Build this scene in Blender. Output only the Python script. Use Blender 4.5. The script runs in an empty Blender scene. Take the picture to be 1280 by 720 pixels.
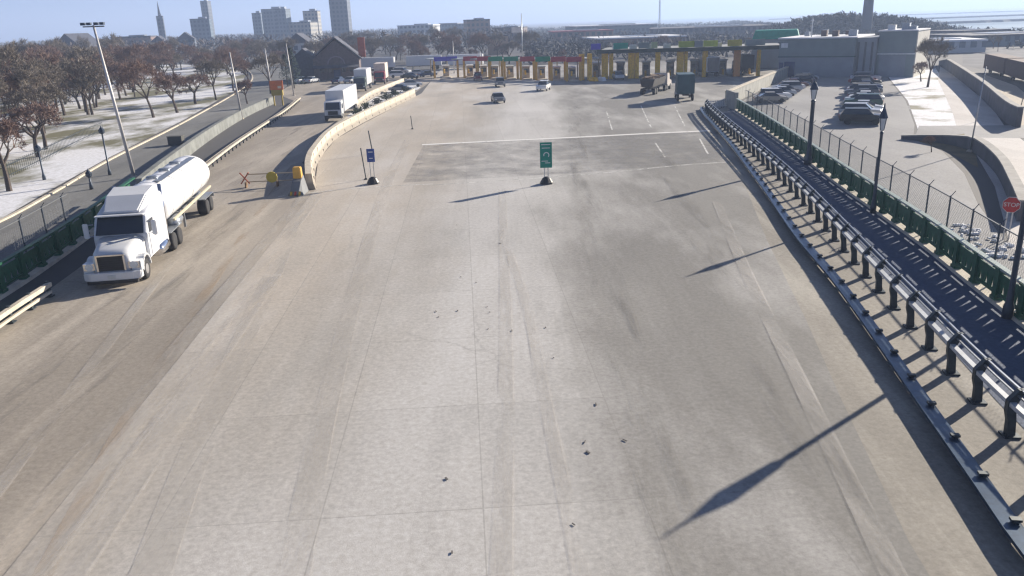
import bpy, math, random
from mathutils import Vector, Matrix
random.seed(7)
R = math.radians
SC = bpy.context.scene
COL = SC.collection

# ------------------------------------------------------------ camera
FPX, HY, ROLL, CH = 1000.0, 28.0, math.atan(.034), 12.0
PITCH = math.atan((360-HY)*math.cos(ROLL)/FPX)
Fw = Vector((0, math.cos(PITCH), -math.sin(PITCH))); R0 = Vector((1, 0, 0)); U0 = R0.cross(Fw)
Rt = R0*math.cos(ROLL)-U0*math.sin(ROLL); Up = U0*math.cos(ROLL)+R0*math.sin(ROLL)
cd = bpy.data.cameras.new('camera'); cam = bpy.data.objects.new('camera', cd); COL.objects.link(cam)
m = Matrix.Identity(4)
for i in range(3): m[i][0], m[i][1], m[i][2] = Rt[i], Up[i], -Fw[i]
m[2][3] = CH
cam.matrix_world = m
cd.sensor_width = 36; cd.lens = FPX/1280*36; cd.clip_end = 60000; cd.clip_start = .1
SC.camera = cam

def gp(px, py, z=0.0):
    """world point at height z seen in direction (px, py); used to survey positions on the ground"""
    v = Fw*FPX + Rt*(px-640) - Up*(py-360)
    t = (z-CH)/v.z
    return Vector((v.x*t, v.y*t, z))

# ------------------------------------------------------------ light
SUN_EL, SUN_DIR = 19.8, (math.cos(R(39.5)), math.sin(R(39.5)))
w = bpy.data.worlds.new('World'); SC.world = w; w.use_nodes = True
nt = w.node_tree; bg = nt.nodes['Background']
sky = nt.nodes.new('ShaderNodeTexSky'); sky.sky_type = 'NISHITA'; sky.sun_disc = False
sky.sun_elevation = R(SUN_EL); sky.sun_rotation = R(50.5); sky.air_density = .42; sky.dust_density = .2; sky.ozone_density = 6.0
tc = nt.nodes.new('ShaderNodeTexCoord'); mp = nt.nodes.new('ShaderNodeMapping'); mp.inputs['Scale'].default_value = (1, 1, 5)
cn = nt.nodes.new('ShaderNodeTexNoise'); cn.inputs['Scale'].default_value = 2.2; cn.inputs['Detail'].default_value = 7; cn.inputs['Roughness'].default_value = .6
cr0 = nt.nodes.new('ShaderNodeValToRGB'); cr0.color_ramp.elements[0].position = .42; cr0.color_ramp.elements[1].position = .75; cr0.color_ramp.elements[1].color = (.4, .4, .4, 1)
cm = nt.nodes.new('ShaderNodeMix'); cm.data_type = 'RGBA'; cm.inputs[7].default_value = (3.4, 3.6, 4.8, 1)
nt.links.new(tc.outputs['Generated'], mp.inputs[0]); nt.links.new(mp.outputs[0], cn.inputs['Vector']); nt.links.new(cn.outputs['Fac'], cr0.inputs[0])
nt.links.new(cr0.outputs[0], cm.inputs[0]); nt.links.new(sky.outputs[0], cm.inputs[6]); nt.links.new(cm.outputs[2], bg.inputs[0]); bg.inputs[1].default_value = .05
sl = bpy.data.lights.new('sun', 'SUN'); sl.energy = 5.0; sl.angle = R(.5); sl.color = (1, .90, .76)
so = bpy.data.objects.new('sun', sl); COL.objects.link(so)
sd = Vector((SUN_DIR[0]*math.cos(R(SUN_EL)), SUN_DIR[1]*math.cos(R(SUN_EL)), math.sin(R(SUN_EL))))
so.rotation_euler = (-sd).to_track_quat('-Z', 'Y').to_euler()
SC.view_settings.view_transform = 'Standard'; SC.view_settings.look = 'None'
SC.view_settings.exposure = 1.12; SC.view_settings.gamma = 1
SC.cycles.filter_width = 1.35
SC.cycles.max_bounces = 6; SC.cycles.volume_bounces = 1; SC.cycles.transparent_max_bounces = 12
SC.cycles.caustics_reflective = False; SC.cycles.caustics_refractive = False

# ------------------------------------------------------------ materials
def newmat(name):
    ma = bpy.data.materials.new(name); ma.use_nodes = True
    return ma, ma.node_tree, ma.node_tree.nodes['Principled BSDF']
def N(nt, t, **k):
    n = nt.nodes.new('ShaderNode'+t)
    for a, b in k.items(): setattr(n, a, b)
    return n
def coords(nt, scale=(1, 1, 1), rz=0, obj=True):
    g = N(nt, 'NewGeometry') if not obj else N(nt, 'TexCoord')
    mp = N(nt, 'Mapping'); nt.links.new(g.outputs['Object' if obj else 'Position'], mp.inputs[0])
    mp.inputs['Scale'].default_value = scale; mp.inputs['Rotation'].default_value = (0, 0, rz)
    return mp.outputs[0]
def noise(nt, vec, scale, detail=4, rough=.6):
    n = N(nt, 'TexNoise'); nt.links.new(vec, n.inputs['Vector'])
    n.inputs['Scale'].default_value = scale; n.inputs['Detail'].default_value = detail; n.inputs['Roughness'].default_value = rough
    return n.outputs['Fac']
def ramp(nt, fac, stops):
    r = N(nt, 'ValToRGB'); nt.links.new(fac, r.inputs[0]); e = r.color_ramp.elements
    while len(e) < len(stops): e.new(.5)
    for q, (p, c) in zip(e, stops): q.position = p; q.color = (*c, 1) if len(c) == 3 else c
    return r.outputs[0]
def mix(nt, fac, a, b, mode='MIX'):
    x = N(nt, 'Mix', data_type='RGBA', blend_type=mode)
    if hasattr(fac, 'node'): nt.links.new(fac, x.inputs[0])
    else: x.inputs[0].default_value = fac
    for s, v in ((6, a), (7, b)):
        if hasattr(v, 'node'): nt.links.new(v, x.inputs[s])
        else: x.inputs[s].default_value = (*v, 1)
    return x.outputs[2]
def grey(v): return (v, v, v)
MATS = {}
def M(name, col, rough=.6, metal=0., var=.12, scale=2., spec=.5, bump=0):
    """a painted / plain material with slight uneven colour"""
    if name in MATS: return MATS[name]
    ma, nt, b = newmat(name)
    v = coords(nt)
    f = noise(nt, v, scale, 5)
    c = ramp(nt, f, [(.3, tuple(max(0, x*(1-var)) for x in col)), (.7, tuple(min(1, x*(1+var)) for x in col))])
    nt.links.new(c, b.inputs['Base Color'])
    b.inputs['Roughness'].default_value = rough; b.inputs['Metallic'].default_value = metal
    b.inputs['Specular IOR Level'].default_value = spec
    if bump:
        bp = N(nt, 'Bump'); bp.inputs['Strength'].default_value = bump; bp.inputs['Distance'].default_value = .05
        nt.links.new(f, bp.inputs['Height']); nt.links.new(bp.outputs[0], b.inputs['Normal'])
    MATS[name] = ma; return ma

def road_mat(name, c0, c1, salt, streak=.5, rz=0.0, joints=True, dark=(.12, .12, .12), salt_glare=None):
    ma, nt, b = newmat(name)
    v = coords(nt, (1, .045, 1), rz, False)          # streaks drawn out along the driving direction
    v1 = coords(nt, (1, 1, 1), 0, False)
    a = noise(nt, v, .55, 6, .65)
    big = noise(nt, v1, .035, 4, .55)
    fine = noise(nt, v1, 1.3, 8, .7)
    grain = noise(nt, v1, 30, 3, .7)
    c = mix(nt, ramp(nt, big, [(.35, grey(0)), (.65, grey(1))]), c0, c1)
    c = mix(nt, ramp(nt, a, [(.5, grey(0)), (.8, grey(streak))]), c, salt)
    c = mix(nt, ramp(nt, a, [(.22, grey(streak*.6)), (.45, grey(0))]), c, tuple(x*.62 for x in c0))
    c = mix(nt, ramp(nt, fine, [(.3, grey(.3)), (.55, grey(0))]), c, tuple(x*.75 for x in c0))
    c = mix(nt, ramp(nt, fine, [(.6, grey(0)), (.8, grey(.28))]), c, salt)
    if salt_glare:      # central glare put into the colour with dried salt; right lanes darker, less salted
        sx = N(nt, 'SeparateXYZ'); nt.links.new(coords(nt, (1, 1, 1), salt_glare, False), sx.inputs[0])
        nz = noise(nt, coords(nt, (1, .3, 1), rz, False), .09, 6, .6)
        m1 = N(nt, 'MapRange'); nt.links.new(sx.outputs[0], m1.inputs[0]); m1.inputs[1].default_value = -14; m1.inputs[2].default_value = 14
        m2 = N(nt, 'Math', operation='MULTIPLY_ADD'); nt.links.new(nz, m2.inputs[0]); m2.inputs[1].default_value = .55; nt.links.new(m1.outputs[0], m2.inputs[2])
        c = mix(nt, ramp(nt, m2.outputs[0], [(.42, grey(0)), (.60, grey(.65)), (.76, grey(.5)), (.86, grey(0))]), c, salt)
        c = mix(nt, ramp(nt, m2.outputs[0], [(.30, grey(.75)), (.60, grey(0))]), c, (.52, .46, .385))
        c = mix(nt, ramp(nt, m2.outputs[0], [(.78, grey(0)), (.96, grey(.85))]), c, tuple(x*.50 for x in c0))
    # small dark scuffs and tar patches
    vs = coords(nt, (1, .45, 1), rz, False)
    sp = N(nt, 'TexVoronoi'); nt.links.new(vs, sp.inputs['Vector']); sp.inputs['Scale'].default_value = .55
    spk = ramp(nt, sp.outputs['Distance'], [(.02, grey(.6)), (.05, grey(0))])
    msk = ramp(nt, noise(nt, v1, .12, 3), [(.52, grey(0)), (.62, grey(1))])
    mm = N(nt, 'Math', operation='MULTIPLY'); nt.links.new(spk, mm.inputs[0]); nt.links.new(msk, mm.inputs[1])
    c = mix(nt, mm.outputs[0], c, dark)
    # cracks: thin wandering lines, only in places
    wv = N(nt, 'TexNoise'); nt.links.new(v1, wv.inputs['Vector']); wv.inputs['Scale'].default_value = .35; wv.inputs['Detail'].default_value = 5
    wm = N(nt, 'Mix', data_type='RGBA', blend_type='LINEAR_LIGHT'); wm.inputs[0].default_value = .9; nt.links.new(v1, wm.inputs[6]); nt.links.new(wv.outputs['Color'], wm.inputs[7])
    ce = N(nt, 'TexVoronoi', feature='DISTANCE_TO_EDGE'); nt.links.new(wm.outputs[2], ce.inputs['Vector']); ce.inputs['Scale'].default_value = .11
    ck = ramp(nt, ce.outputs['Distance'], [(.002, grey(.28)), (.006, grey(0))])
    cmk = ramp(nt, noise(nt, v1, .06, 2), [(.48, grey(0)), (.58, grey(1))])
    cx = N(nt, 'Math', operation='MULTIPLY'); nt.links.new(ck, cx.inputs[0]); nt.links.new(cmk, cx.inputs[1])
    c = mix(nt, cx.outputs[0], c, tuple(x*.4 for x in c0))
    # broad bleached and dirtied areas
    br = noise(nt, coords(nt, (1, .3, 1), rz, False), .16, 5, .6)
    c = mix(nt, ramp(nt, br, [(.48, grey(0)), (.70, grey(.55))]), c, salt)
    c = mix(nt, ramp(nt, br, [(.30, grey(.45)), (.46, grey(0))]), c, tuple(x*.72 for x in c0))
    if joints:
        bt = N(nt, 'TexBrick'); vb = coords(nt, (1, 1, 1), rz, False); nt.links.new(vb, bt.inputs['Vector'])
        bt.inputs['Scale'].default_value = 1; bt.inputs['Mortar Size'].default_value = .022; bt.inputs['Mortar Smooth'].default_value = .3
        bt.inputs['Brick Width'].default_value = 4.2; bt.inputs['Row Height'].default_value = 6.0; bt.offset = 0
        bt.inputs['Color1'].default_value = (.46, .46, .46, 1); bt.inputs['Color2'].default_value = (.54, .54, .54, 1)
        bt.inputs['Mortar'].default_value = (.5, .5, .5, 1)
        c = mix(nt, .5, c, bt.outputs['Color'], 'OVERLAY')
        jm = ramp(nt, bt.outputs['Fac'], [(.2, grey(0)), (.8, grey(.4))])
        c = mix(nt, jm, c, tuple(x*.6 for x in c0))
    peb = noise(nt, v1, 5.5, 6, .75)
    c = mix(nt, .8, c, ramp(nt, peb, [(.3, grey(.36)), (.7, grey(.62))]), 'OVERLAY')
    g = mix(nt, .6, c, mix(nt, grain, grey(.34), grey(.66)), 'OVERLAY')
    nt.links.new(g, b.inputs['Base Color']); b.inputs['Roughness'].default_value = .78
    b.inputs['Specular IOR Level'].default_value = .3
    bp = N(nt, 'Bump'); bp.inputs['Strength'].default_value = .25; bp.inputs['Distance'].default_value = .02
    nt.links.new(grain, bp.inputs['Height']); nt.links.new(bp.outputs[0], b.inputs['Normal'])
    return ma

CONC = road_mat('plaza_concrete', (.40, .385, .355), (.30, .288, .268), (.62, .605, .58), .7, R(-3), salt_glare=R(3))
LANE = road_mat('lane_concrete', (.36, .32, .27), (.29, .26, .22), (.58, .52, .44), .8, R(9), joints=False)
STREET = road_mat('street_asphalt', (.17, .17, .165), (.20, .20, .19), (.30, .30, .29), .5, R(14), joints=False, dark=(.05, .05, .05))
LOT = road_mat('lot_asphalt', (.26, .26, .265), (.31, .305, .30), (.40, .40, .40), .3, R(-20), joints=False, dark=(.08, .08, .08))
PATHM = road_mat('path_asphalt_shade', (.045, .075, .145), (.06, .095, .17), (.11, .14, .20), .4, R(-5), joints=False, dark=(.02, .02, .03))  # dark asphalt, with the sky blue of its shade put into the colour
DIRT = road_mat('dirt', (.25, .23, .195), (.31, .285, .245), (.56, .53, .46), .8, R(-8), joints=False, dark=(.14, .12, .09))
PALE = road_mat('pale_road', (.52, .49, .46), (.60, .57, .54), (.72, .70, .68), .4, R(-35), joints=False, dark=(.3, .3, .3))
BEIGE = road_mat('beige_field', (.40, .34, .26), (.46, .40, .31), (.55, .50, .42), .3, R(-40), joints=False)

def snow_ground(name, lo, hi, sc, base=(.16, .13, .08), base2=(.10, .085, .06), stretch=(1, 1, 1), rz=0, snow=(.83, .84, .88)):
    ma, nt, b = newmat(name)
    v = coords(nt, stretch, rz, False); v1 = coords(nt, (1, 1, 1), 0, False)
    f = noise(nt, v, sc, 8, .62); g = noise(nt, v1, .9, 5)
    c = mix(nt, g, base, base2)
    c = mix(nt, ramp(nt, f, [(lo, grey(0)), (hi, grey(1))]), c, snow)
    c = mix(nt, ramp(nt, noise(nt, v1, 2.6, 6, .7), [(.35, grey(.35)), (.6, grey(0))]), c, tuple(x*.8 for x in base))
    nt.links.new(c, b.inputs['Base Color']); b.inputs['Roughness'].default_value = .8
    bp = N(nt, 'Bump'); bp.inputs['Strength'].default_value = .4; bp.inputs['Distance'].default_value = .15
    nt.links.new(f, bp.inputs['Height']); nt.links.new(bp.outputs[0], b.inputs['Normal'])
    return ma
LAND = snow_ground('winter_land', .62, .72, .03, (.105, .10, .095), (.075, .075, .08))
PARK = snow_ground('park_snow', .43, .55, .09, (.20, .19, .10), (.13, .12, .07), (1, .5, 1), R(25))
LOTSNOW = snow_ground('patchy_snow', .36, .48, .16, (.22, .20, .12), (.15, .14, .09))

ma, nt, b = newmat('lake'); WATER = ma
f = noise(nt, coords(nt, (.2, 1, 1), R(10), False), .012, 5)
nt.links.new(ramp(nt, f, [(.35, (.16, .22, .22)), (.6, (.42, .50, .48))]), b.inputs['Base Color']); b.inputs['Roughness'].default_value = .35

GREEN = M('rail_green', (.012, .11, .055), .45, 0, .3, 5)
GREENLIT = M('rail_cap_sunlit', (.35, .42, .38), .45, 0, .2, 5)  # paler top rail: the sunlight on it is put into the colour
GALV = M('galvanised', (.34, .37, .41), .38, .7, .18, 6)
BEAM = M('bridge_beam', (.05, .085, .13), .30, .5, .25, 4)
PALEBEAM = M('pale_beam', (.46, .49, .52), .5, .1, .15, 4)
POSTM = M('post_steel', (.045, .06, .07), .5, .4, .3, 6)
LAMPB = M('lamp_iron', (.06, .08, .11), .45, .4, .2, 5)
POLEW = M('pole_pale', (.58, .56, .54), .5, .2, .1, 4)
WIRE = M('fence_wire', (.17, .18, .19), .5, .5)
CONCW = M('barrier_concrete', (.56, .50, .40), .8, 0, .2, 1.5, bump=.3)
WALLC = M('wall_concrete', (.34, .34, .31), .85, 0, .22, .8, bump=.3)
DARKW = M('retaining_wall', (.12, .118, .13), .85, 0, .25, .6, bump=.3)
TYRE = M('tyre', (.025, .025, .027), .85); RIM = M('rim', (.5, .5, .52), .35, .8)
BLACK = M('black_plastic', (.02, .02, .022), .5)
WHITE = M('truck_white', (.70, .71, .72), .28, 0, .04, 1)
TANKM = M('tank_white', (.90, .90, .90), .25, .05, .03, 1, spec=.9)
GLASS = M('vehicle_glass', (.02, .03, .045), .08, 0, .1, 1, spec=.8)
CHROME = M('chrome', (.7, .7, .72), .15, 1.)
LGLASS = M('lamp_glass', (.75, .76, .74), .2)
YELLOW = M('column_yellow', (.85, .45, .01), .55, 0, .3, 3)
BARK = M('bark', (.085, .066, .055), .9, 0, .3, 3)
TWIG = M('twigs', (.23, .155, .125), .95, 0, .3, 1)
TWIG2 = M('twigs_grey', (.22, .19, .155), .95, 0, .3, 1)
EVER = M('evergreen', (.03, .06, .035), .9, 0, .5, 2)
SHRUB = M('shrub_green', (.06, .075, .04), .9, 0, .5, 2)
RED = M('sign_red', (.45, .03, .03), .5); ORANGE = M('orange', (.75, .20, .05), .55); BLUE = M('sign_blue', (.02, .06, .26), .5)
SGREEN = M('sign_green', (.0, .22, .16), .5); TEAL = M('teal_green', (.0, .28, .20), .5)
ROOFG = M('fascia_green', (.012, .03, .02), .6); CREAM = M('booth_cream', (.42, .37, .28), .6, 0, .2, 1)
MGREEN = M('building_metal', (.22, .26, .255), .6, .1, .12, .5); MGREY = M('building_panel', (.27, .29, .31), .6, 0, .12, .5)
DBLUE = M('door_blue', (.02, .04, .13), .5); WPAINT = M('trim_white', (.72, .72, .70), .5)
BRICK = M('brick_dark', (.13, .10, .10), .85, 0, .3, 2); SLATE = M('roof_slate', (.07, .075, .10), .8, 0, .25, 2)
TSGREEN = M('trailer_teal', (.025, .075, .085), .5, 0, .15, 1); RUST = M('rust_load', (.14, .085, .045), .9, 0, .5, 3)
YGREEN = M('panel_yellowgreen', (.42, .48, .05), .5); SNOWM = M('snow_heap', (.78, .79, .82), .8, 0, .06, 3, bump=.5)

# ------------------------------------------------------------ mesh helpers
class MB:
    def __init__(s): s.v = []; s.f = []
    def add(s, vs, fs):
        o = len(s.v); s.v += [tuple(x) for x in vs]; s.f += [tuple(o+i for i in q) for q in fs]; return s
    def box(s, c, d, rz=0, taper=1.0, shift=(0, 0)):
        x, y, z = d[0]/2, d[1]/2, d[2]/2; cs, sn = math.cos(rz), math.sin(rz); vs = []
        for k, (a, e, f) in enumerate([(-1,-1,-1),(1,-1,-1),(1,1,-1),(-1,1,-1),(-1,-1,1),(1,-1,1),(1,1,1),(-1,1,1)]):
            t = taper if f > 0 else 1; px = a*x*t+(shift[0] if f > 0 else 0); py = e*y*t+(shift[1] if f > 0 else 0)
            vs.append((c[0]+px*cs-py*sn, c[1]+px*sn+py*cs, c[2]+f*z))
        return s.add(vs, [(0,3,2,1),(4,5,6,7),(0,1,5,4),(1,2,6,5),(2,3,7,6),(3,0,4,7)])
    def tube(s, p0, p1, r0, r1=None, n=8, caps=True):
        r1 = r0 if r1 is None else r1; p0 = Vector(p0); p1 = Vector(p1); d = (p1-p0)
        if d.length < 1e-6: return s
        d.normalize(); a = d.orthogonal().normalized(); b2 = d.cross(a); vs = []
        for p, r in ((p0, r0), (p1, r1)):
            for i in range(n):
                t = 2*math.pi*i/n; vs.append(p+(a*math.cos(t)+b2*math.sin(t))*r)
        fs = [(i, (i+1) % n, n+(i+1) % n, n+i) for i in range(n)]
        if caps: fs += [tuple(range(n))[::-1], tuple(range(n, 2*n))]
        return s.add(vs, fs)
    def lathe(s, c, prof, n=12, axis='z'):
        vs = []; k = len(prof)
        for r, h in prof:
            for i in range(n):
                t = 2*math.pi*i/n; a, e = r*math.cos(t), r*math.sin(t)
                vs.append((c[0]+a, c[1]+e, c[2]+h) if axis == 'z' else (c[0]+h, c[1]+a, c[2]+e) if axis == 'x' else (c[0]+a, c[1]+h, c[2]+e))
        fs = [(j*n+i, j*n+(i+1) % n, (j+1)*n+(i+1) % n, (j+1)*n+i) for j in range(k-1) for i in range(n)]
        fs += [tuple(range(n))[::-1], tuple(range((k-1)*n, k*n))]
        return s.add(vs, fs)
    def prism(s, poly, axis_pts):
        """poly: list of 3D points (planar); extruded by the vector axis_pts"""
        n = len(poly); e = Vector(axis_pts); vs = [Vector(p) for p in poly]+[Vector(p)+e for p in poly]
        return s.add(vs, [tuple(range(n))[::-1], tuple(range(n, 2*n))]+[(i, (i+1) % n, n+(i+1) % n, n+i) for i in range(n)])
    def sweep(s, pts, sec, z=0.0):
        """pts: xy polyline; sec: cross section as (offset to the right, height)"""
        n = len(sec); P = [Vector((p[0], p[1])) for p in pts]; vs = []
        for i, p in enumerate(P):
            d = (P[min(i+1, len(P)-1)]-P[max(i-1, 0)]).normalized(); q = Vector((d.y, -d.x))
            for o, h in sec: vs.append((p.x+q.x*o, p.y+q.y*o, z+h))
        fs = [(j*n+i, j*n+(i+1) % n, (j+1)*n+(i+1) % n, (j+1)*n+i) for j in range(len(P)-1) for i in range(n)]
        fs += [tuple(range(n))[::-1], tuple(range((len(P)-1)*n, len(P)*n))]
        return s.add(vs, fs)
    def loft(s, secs):
        n = len(secs[0]); vs = [p for q in secs for p in q]
        fs = [(j*n+i, j*n+(i+1) % n, (j+1)*n+(i+1) % n, (j+1)*n+i) for j in range(len(secs)-1) for i in range(n)]
        fs += [tuple(range(n))[::-1], tuple(range((len(secs)-1)*n, len(secs)*n))]
        return s.add(vs, fs)
    def build(s, name, mat, parent=None, smooth=False, bevel=0, loc=None, rz=0):
        me = bpy.data.meshes.new(name); me.from_pydata(s.v, [], s.f); me.update()
        if smooth:
            for p in me.polygons: p.use_smooth = True
        me.materials.append(mat)
        import bmesh
        bm = bmesh.new(); bm.from_mesh(me); bmesh.ops.recalc_face_normals(bm, faces=bm.faces)
        if bevel:
            try: bmesh.ops.bevel(bm, geom=[e for e in bm.edges if e.is_manifold and e.calc_face_angle(0) > .5], offset=bevel, segments=2, affect='EDGES', clamp_overlap=True)
            except Exception: pass
        bm.to_mesh(me); bm.free()
        o = bpy.data.objects.new(name, me); COL.objects.link(o)
        if parent: o.parent = parent
        if loc is not None: o.location = loc
        o.rotation_euler = (0, 0, rz)
        return o
def tag(o, label=None, cat=None, group=None, kind=None):
    if label: o['label'] = label
    if cat: o['category'] = cat
    if group: o['group'] = group
    if kind: o['kind'] = kind
    return o
def thing(name, label, cat, loc=(0, 0, 0), rz=0, group=None):
    o = bpy.data.objects.new(name, None); COL.objects.link(o); o.location = loc; o.rotation_euler = (0, 0, rz); o.empty_display_size = .3
    return tag(o, label, cat, group)
def copy_tree(o, parent=None):
    c = o.copy(); COL.objects.link(c); c.parent = parent
    for ch in list(o.children):
        copy_tree(ch, c)
    return c
def sheet(name, pts, z, mat, kind='structure', thick=0):
    mb = MB(); n = len(pts); mb.add([(p[0], p[1], z) for p in pts], [tuple(range(n))])
    o = mb.build(name, mat); 
    if kind: o['kind'] = kind
    if o.data.polygons[0].normal.z < 0: o.data.flip_normals()
    return o
def spline(pts, step=1.0):
    P = [Vector((p[0], p[1])) for p in pts]; P = [P[0]*2-P[1]]+P+[P[-1]*2-P[-2]]; out = []
    for i in range(1, len(P)-2):
        a, b_, c, d = P[i-1], P[i], P[i+1], P[i+2]; k = max(2, int((c-b_).length/.5))
        for j in range(k):
            t = j/k; out.append(.5*((2*b_)+(c-a)*t+(2*a-5*b_+4*c-d)*t*t+(3*b_-a-3*c+d)*t**3))
    out.append(P[-2])
    res = [out[0]]; acc = 0
    for p, q in zip(out, out[1:]):
        L = (q-p).length
        if L < 1e-9: continue
        while acc+L >= step:
            f = (step-acc)/L; p = p+(q-p)*f; res.append(p.copy()); L = (q-p).length; acc = 0
        acc += L
    return res
def offset(pts, o):
    out = []
    for i, p in enumerate(pts):
        d = (Vector(pts[min(i+1, len(pts)-1)])-Vector(pts[max(i-1, 0)])).normalized(); out.append(Vector((p[0]+d.y*o, p[1]-d.x*o)))
    return out
def rect(o, h, w_, t):  # cross-section centred on o, bottom h
    return [(o-w_/2, h), (o+w_/2, h), (o+w_/2, h+t), (o-w_/2, h+t)]

# ------------------------------------------------------------ ground
sheet('water', [(14000*math.cos(i*math.pi/32), 14000*math.sin(i*math.pi/32)) for i in range(64)], -1.2, WATER)
shore = [(14000, -3000), (3000, -300), (700, 250), (330, 330), (224, 360), (216, 408), (222, 480), (226, 545), (270, 760), (325, 1030), (290, 1350), (330, 2300), (900, 5000), (1500, 9000), (2500, 13500)]
land = shore+[(14000*math.cos(a), 14000*math.sin(a)) for a in [R(d) for d in range(85, 350, 12)]]
sheet('ground', land, 0, LAND)
left_rail = spline([(-21.6, 26), (-22.1, 32.6), (-22.6, 38), (-24.6, 55), (-28.9, 85.8), (-32.6, 120), (-36, 145)], 2.0)
sheet('lane_road', [(-26, 5), (4, 5), (-14, 62), (-19.5, 76), (-21, 92), (-20.6, 107), (-19, 127), (-17, 153), (-16.5, 200), (-20, 214), (-52, 214), (-46, 165)]+[tuple(p) for p in reversed(offset(left_rail, -.6))], .012, LANE)
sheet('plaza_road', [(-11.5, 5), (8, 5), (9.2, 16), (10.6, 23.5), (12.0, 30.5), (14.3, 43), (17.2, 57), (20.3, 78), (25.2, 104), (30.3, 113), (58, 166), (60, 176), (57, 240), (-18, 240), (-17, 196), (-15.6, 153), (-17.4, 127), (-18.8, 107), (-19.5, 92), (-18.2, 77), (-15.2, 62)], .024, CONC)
dirt_poly = [(6.5, 5), (17, 5), (18.4, 22), (18.9, 30), (19.8, 38), (22, 52), (24.2, 66), (26.5, 84), (29, 104), (30.6, 112.6), (25.0, 104), (19.6, 78), (16.6, 57), (13.8, 43), (11.5, 30.5), (10.1, 23.5), (8.6, 16)]
sheet('dirt_verge', dirt_poly, .018, DIRT)
path_l = spline([(14.6, 14), (15.0, 20.5), (16.0, 26.5), (17.3, 34), (19.3, 46), (21.2, 58), (22.6, 70), (25.6, 95), (26.6, 104)], 3)
path_r = spline([(18.6, 14), (19.2, 24), (20.2, 30), (20.9, 34.6), (21.9, 40.7), (23.0, 49.1), (24.0, 57.2), (26.0, 71.7), (28.4, 92), (30.6, 110)], 3)
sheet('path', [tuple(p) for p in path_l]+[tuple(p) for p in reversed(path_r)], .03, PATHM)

# streets on the left, sidewalks, snow
sheet('park_ground', [(-36, 30), (-35.8, 55), (-37.9, 65), (-41.2, 82), (-47.1, 119), (-59.5, 185), (-75, 240), (-110, 330), (-300, 420), (-330, 120), (-200, 20)], .010, PARK)
street_far = [(-34, 20), (-34.8, 50), (-37.0, 65), (-40.4, 82), (-46.2, 119), (-58.5, 185), (-73, 240), (-105, 330)]
sheet('street', street_far+[(-90, 335), (-62, 240), (-50, 190), (-42, 145), (-38.5, 120), (-34.8, 93), (-29.5, 60), (-26.6, 42), (-26, 20)], .014, STREET)
kb = MB(); kb.sweep(spline(street_far, 3), [(-.3, 0), (0, 0), (0, .14), (-.3, .14)]); tag(kb.build('kerb', CONCW), kind='structure')
# right-hand lot
sheet('parking_lot', [(22, 15), (23.5, 40), (25, 57), (27.5, 72), (31, 100), (31.5, 113), (37, 124), (57, 165), (74, 160), (55, 112), (44.5, 88), (40, 79), (38.2, 70), (34.6, 60), (30, 50), (26, 40), (27, 15)], .014, LOT)
sheet('verge_snow', [(44.7, 88), (55.3, 112), (74.2, 160), (90, 172), (75, 140), (60, 110), (51, 92), (45, 80), (40.2, 78)], .010, LOTSNOW)
sheet('service_road', [(27, 15), (26, 40), (28.2, 44), (34, 55), (40, 68), (46, 82), (53, 96), (76, 144), (93, 176), (100, 190), (103, 188), (92, 166), (66, 112), (52, 84), (47, 72), (44, 60), (42, 15)], .018, PALE)
sheet('side_road', [(40.3, 79.3), (44.4, 86.8), (57, 84), (52.4, 74.6)], .022, LOT)
sheet('rail_yard_field', [(42.2, 15), (44.2, 60), (47.4, 72), (52.6, 84), (66.5, 112), (92.5, 166), (88, 150), (80, 128), (72, 112), (70, 100), (70, 15)], .014, BEIGE)
YARD = M('yard_ballast', (.085, .085, .095), .9, 0, .4, .12)
sheet('railway_bed', [(80.3, 15), (85.3, 105), (92.3, 132), (104, 158), (96, 166), (100, 180), (130, 235), (190, 300), (240, 300), (200, 120), (180, 15)], .012, YARD)
MUD = M('mud_verge', (.17, .14, .08), .9, 0, .4, .4)
sheet('muddy_verge', [(39.2, 77), (45.5, 80), (52, 93), (46, 81), (40.5, 69), (36.8, 62), (38.6, 70)], .026, MUD)

# painted markings
def paint_mat(name, col, lo, hi, stretch):
    ma, nt, b = newmat(name); b.inputs['Base Color'].default_value = (*col, 1); b.inputs['Roughness'].default_value = .7
    f = noise(nt, coords(nt, stretch, 0, False), 1.2, 7, .7)
    nt.links.new(ramp(nt, f, [(lo, grey(0)), (hi, grey(1))]), b.inputs['Alpha']); return ma
WORN = paint_mat('worn_white', (.70, .69, .65), .30, .58, (1, .25, 1))
WORNY = paint_mat('worn_yellow', (.54, .38, .22), .48, 1.1, (.9, .10, 1))
FAINT = paint_mat('salt_film', (.60, .57, .52), .40, .95, (.6, .08, 1))
def strip(name, pts, wd, mat, z=.034):
    mb = MB(); P = spline(pts, 1.5); a = offset(P, wd/2); c = offset(P, -wd/2); n = len(P)
    mb.add([(p.x, p.y, z) for p in a]+[(p.x, p.y, z) for p in c], [(i, i+1, n+i+1, n+i) for i in range(n-1)])
    return tag(mb.build(name, mat), kind='structure')
strip('lane_line', [(-9, 85.2), (-2, 86), (7.4, 86.9), (16, 88), (23.3, 88.6)], .75, paint_mat('main_white', (.78, .77, .73), .15, .42, (1, .25, 1)))
strip('lane_line', [(-6, 62.5), (5.5, 64.6), (14.3, 67.5), (19, 68.4)], .22, WORN)
strip('lane_line', [(-17.5, 60), (-12, 62.3), (-6, 63)], .2, WORN)
for (x0, y0, x1, y1) in ((16.5, 92, 19.5, 118), (20.5, 93, 24, 116), (12, 92, 13.8, 112), (14.2, 72, 15, 82), (18.3, 73, 20, 84)):
    strip('lane_line', [(x0, y0), (x1, y1)], .16, WORN)
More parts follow.
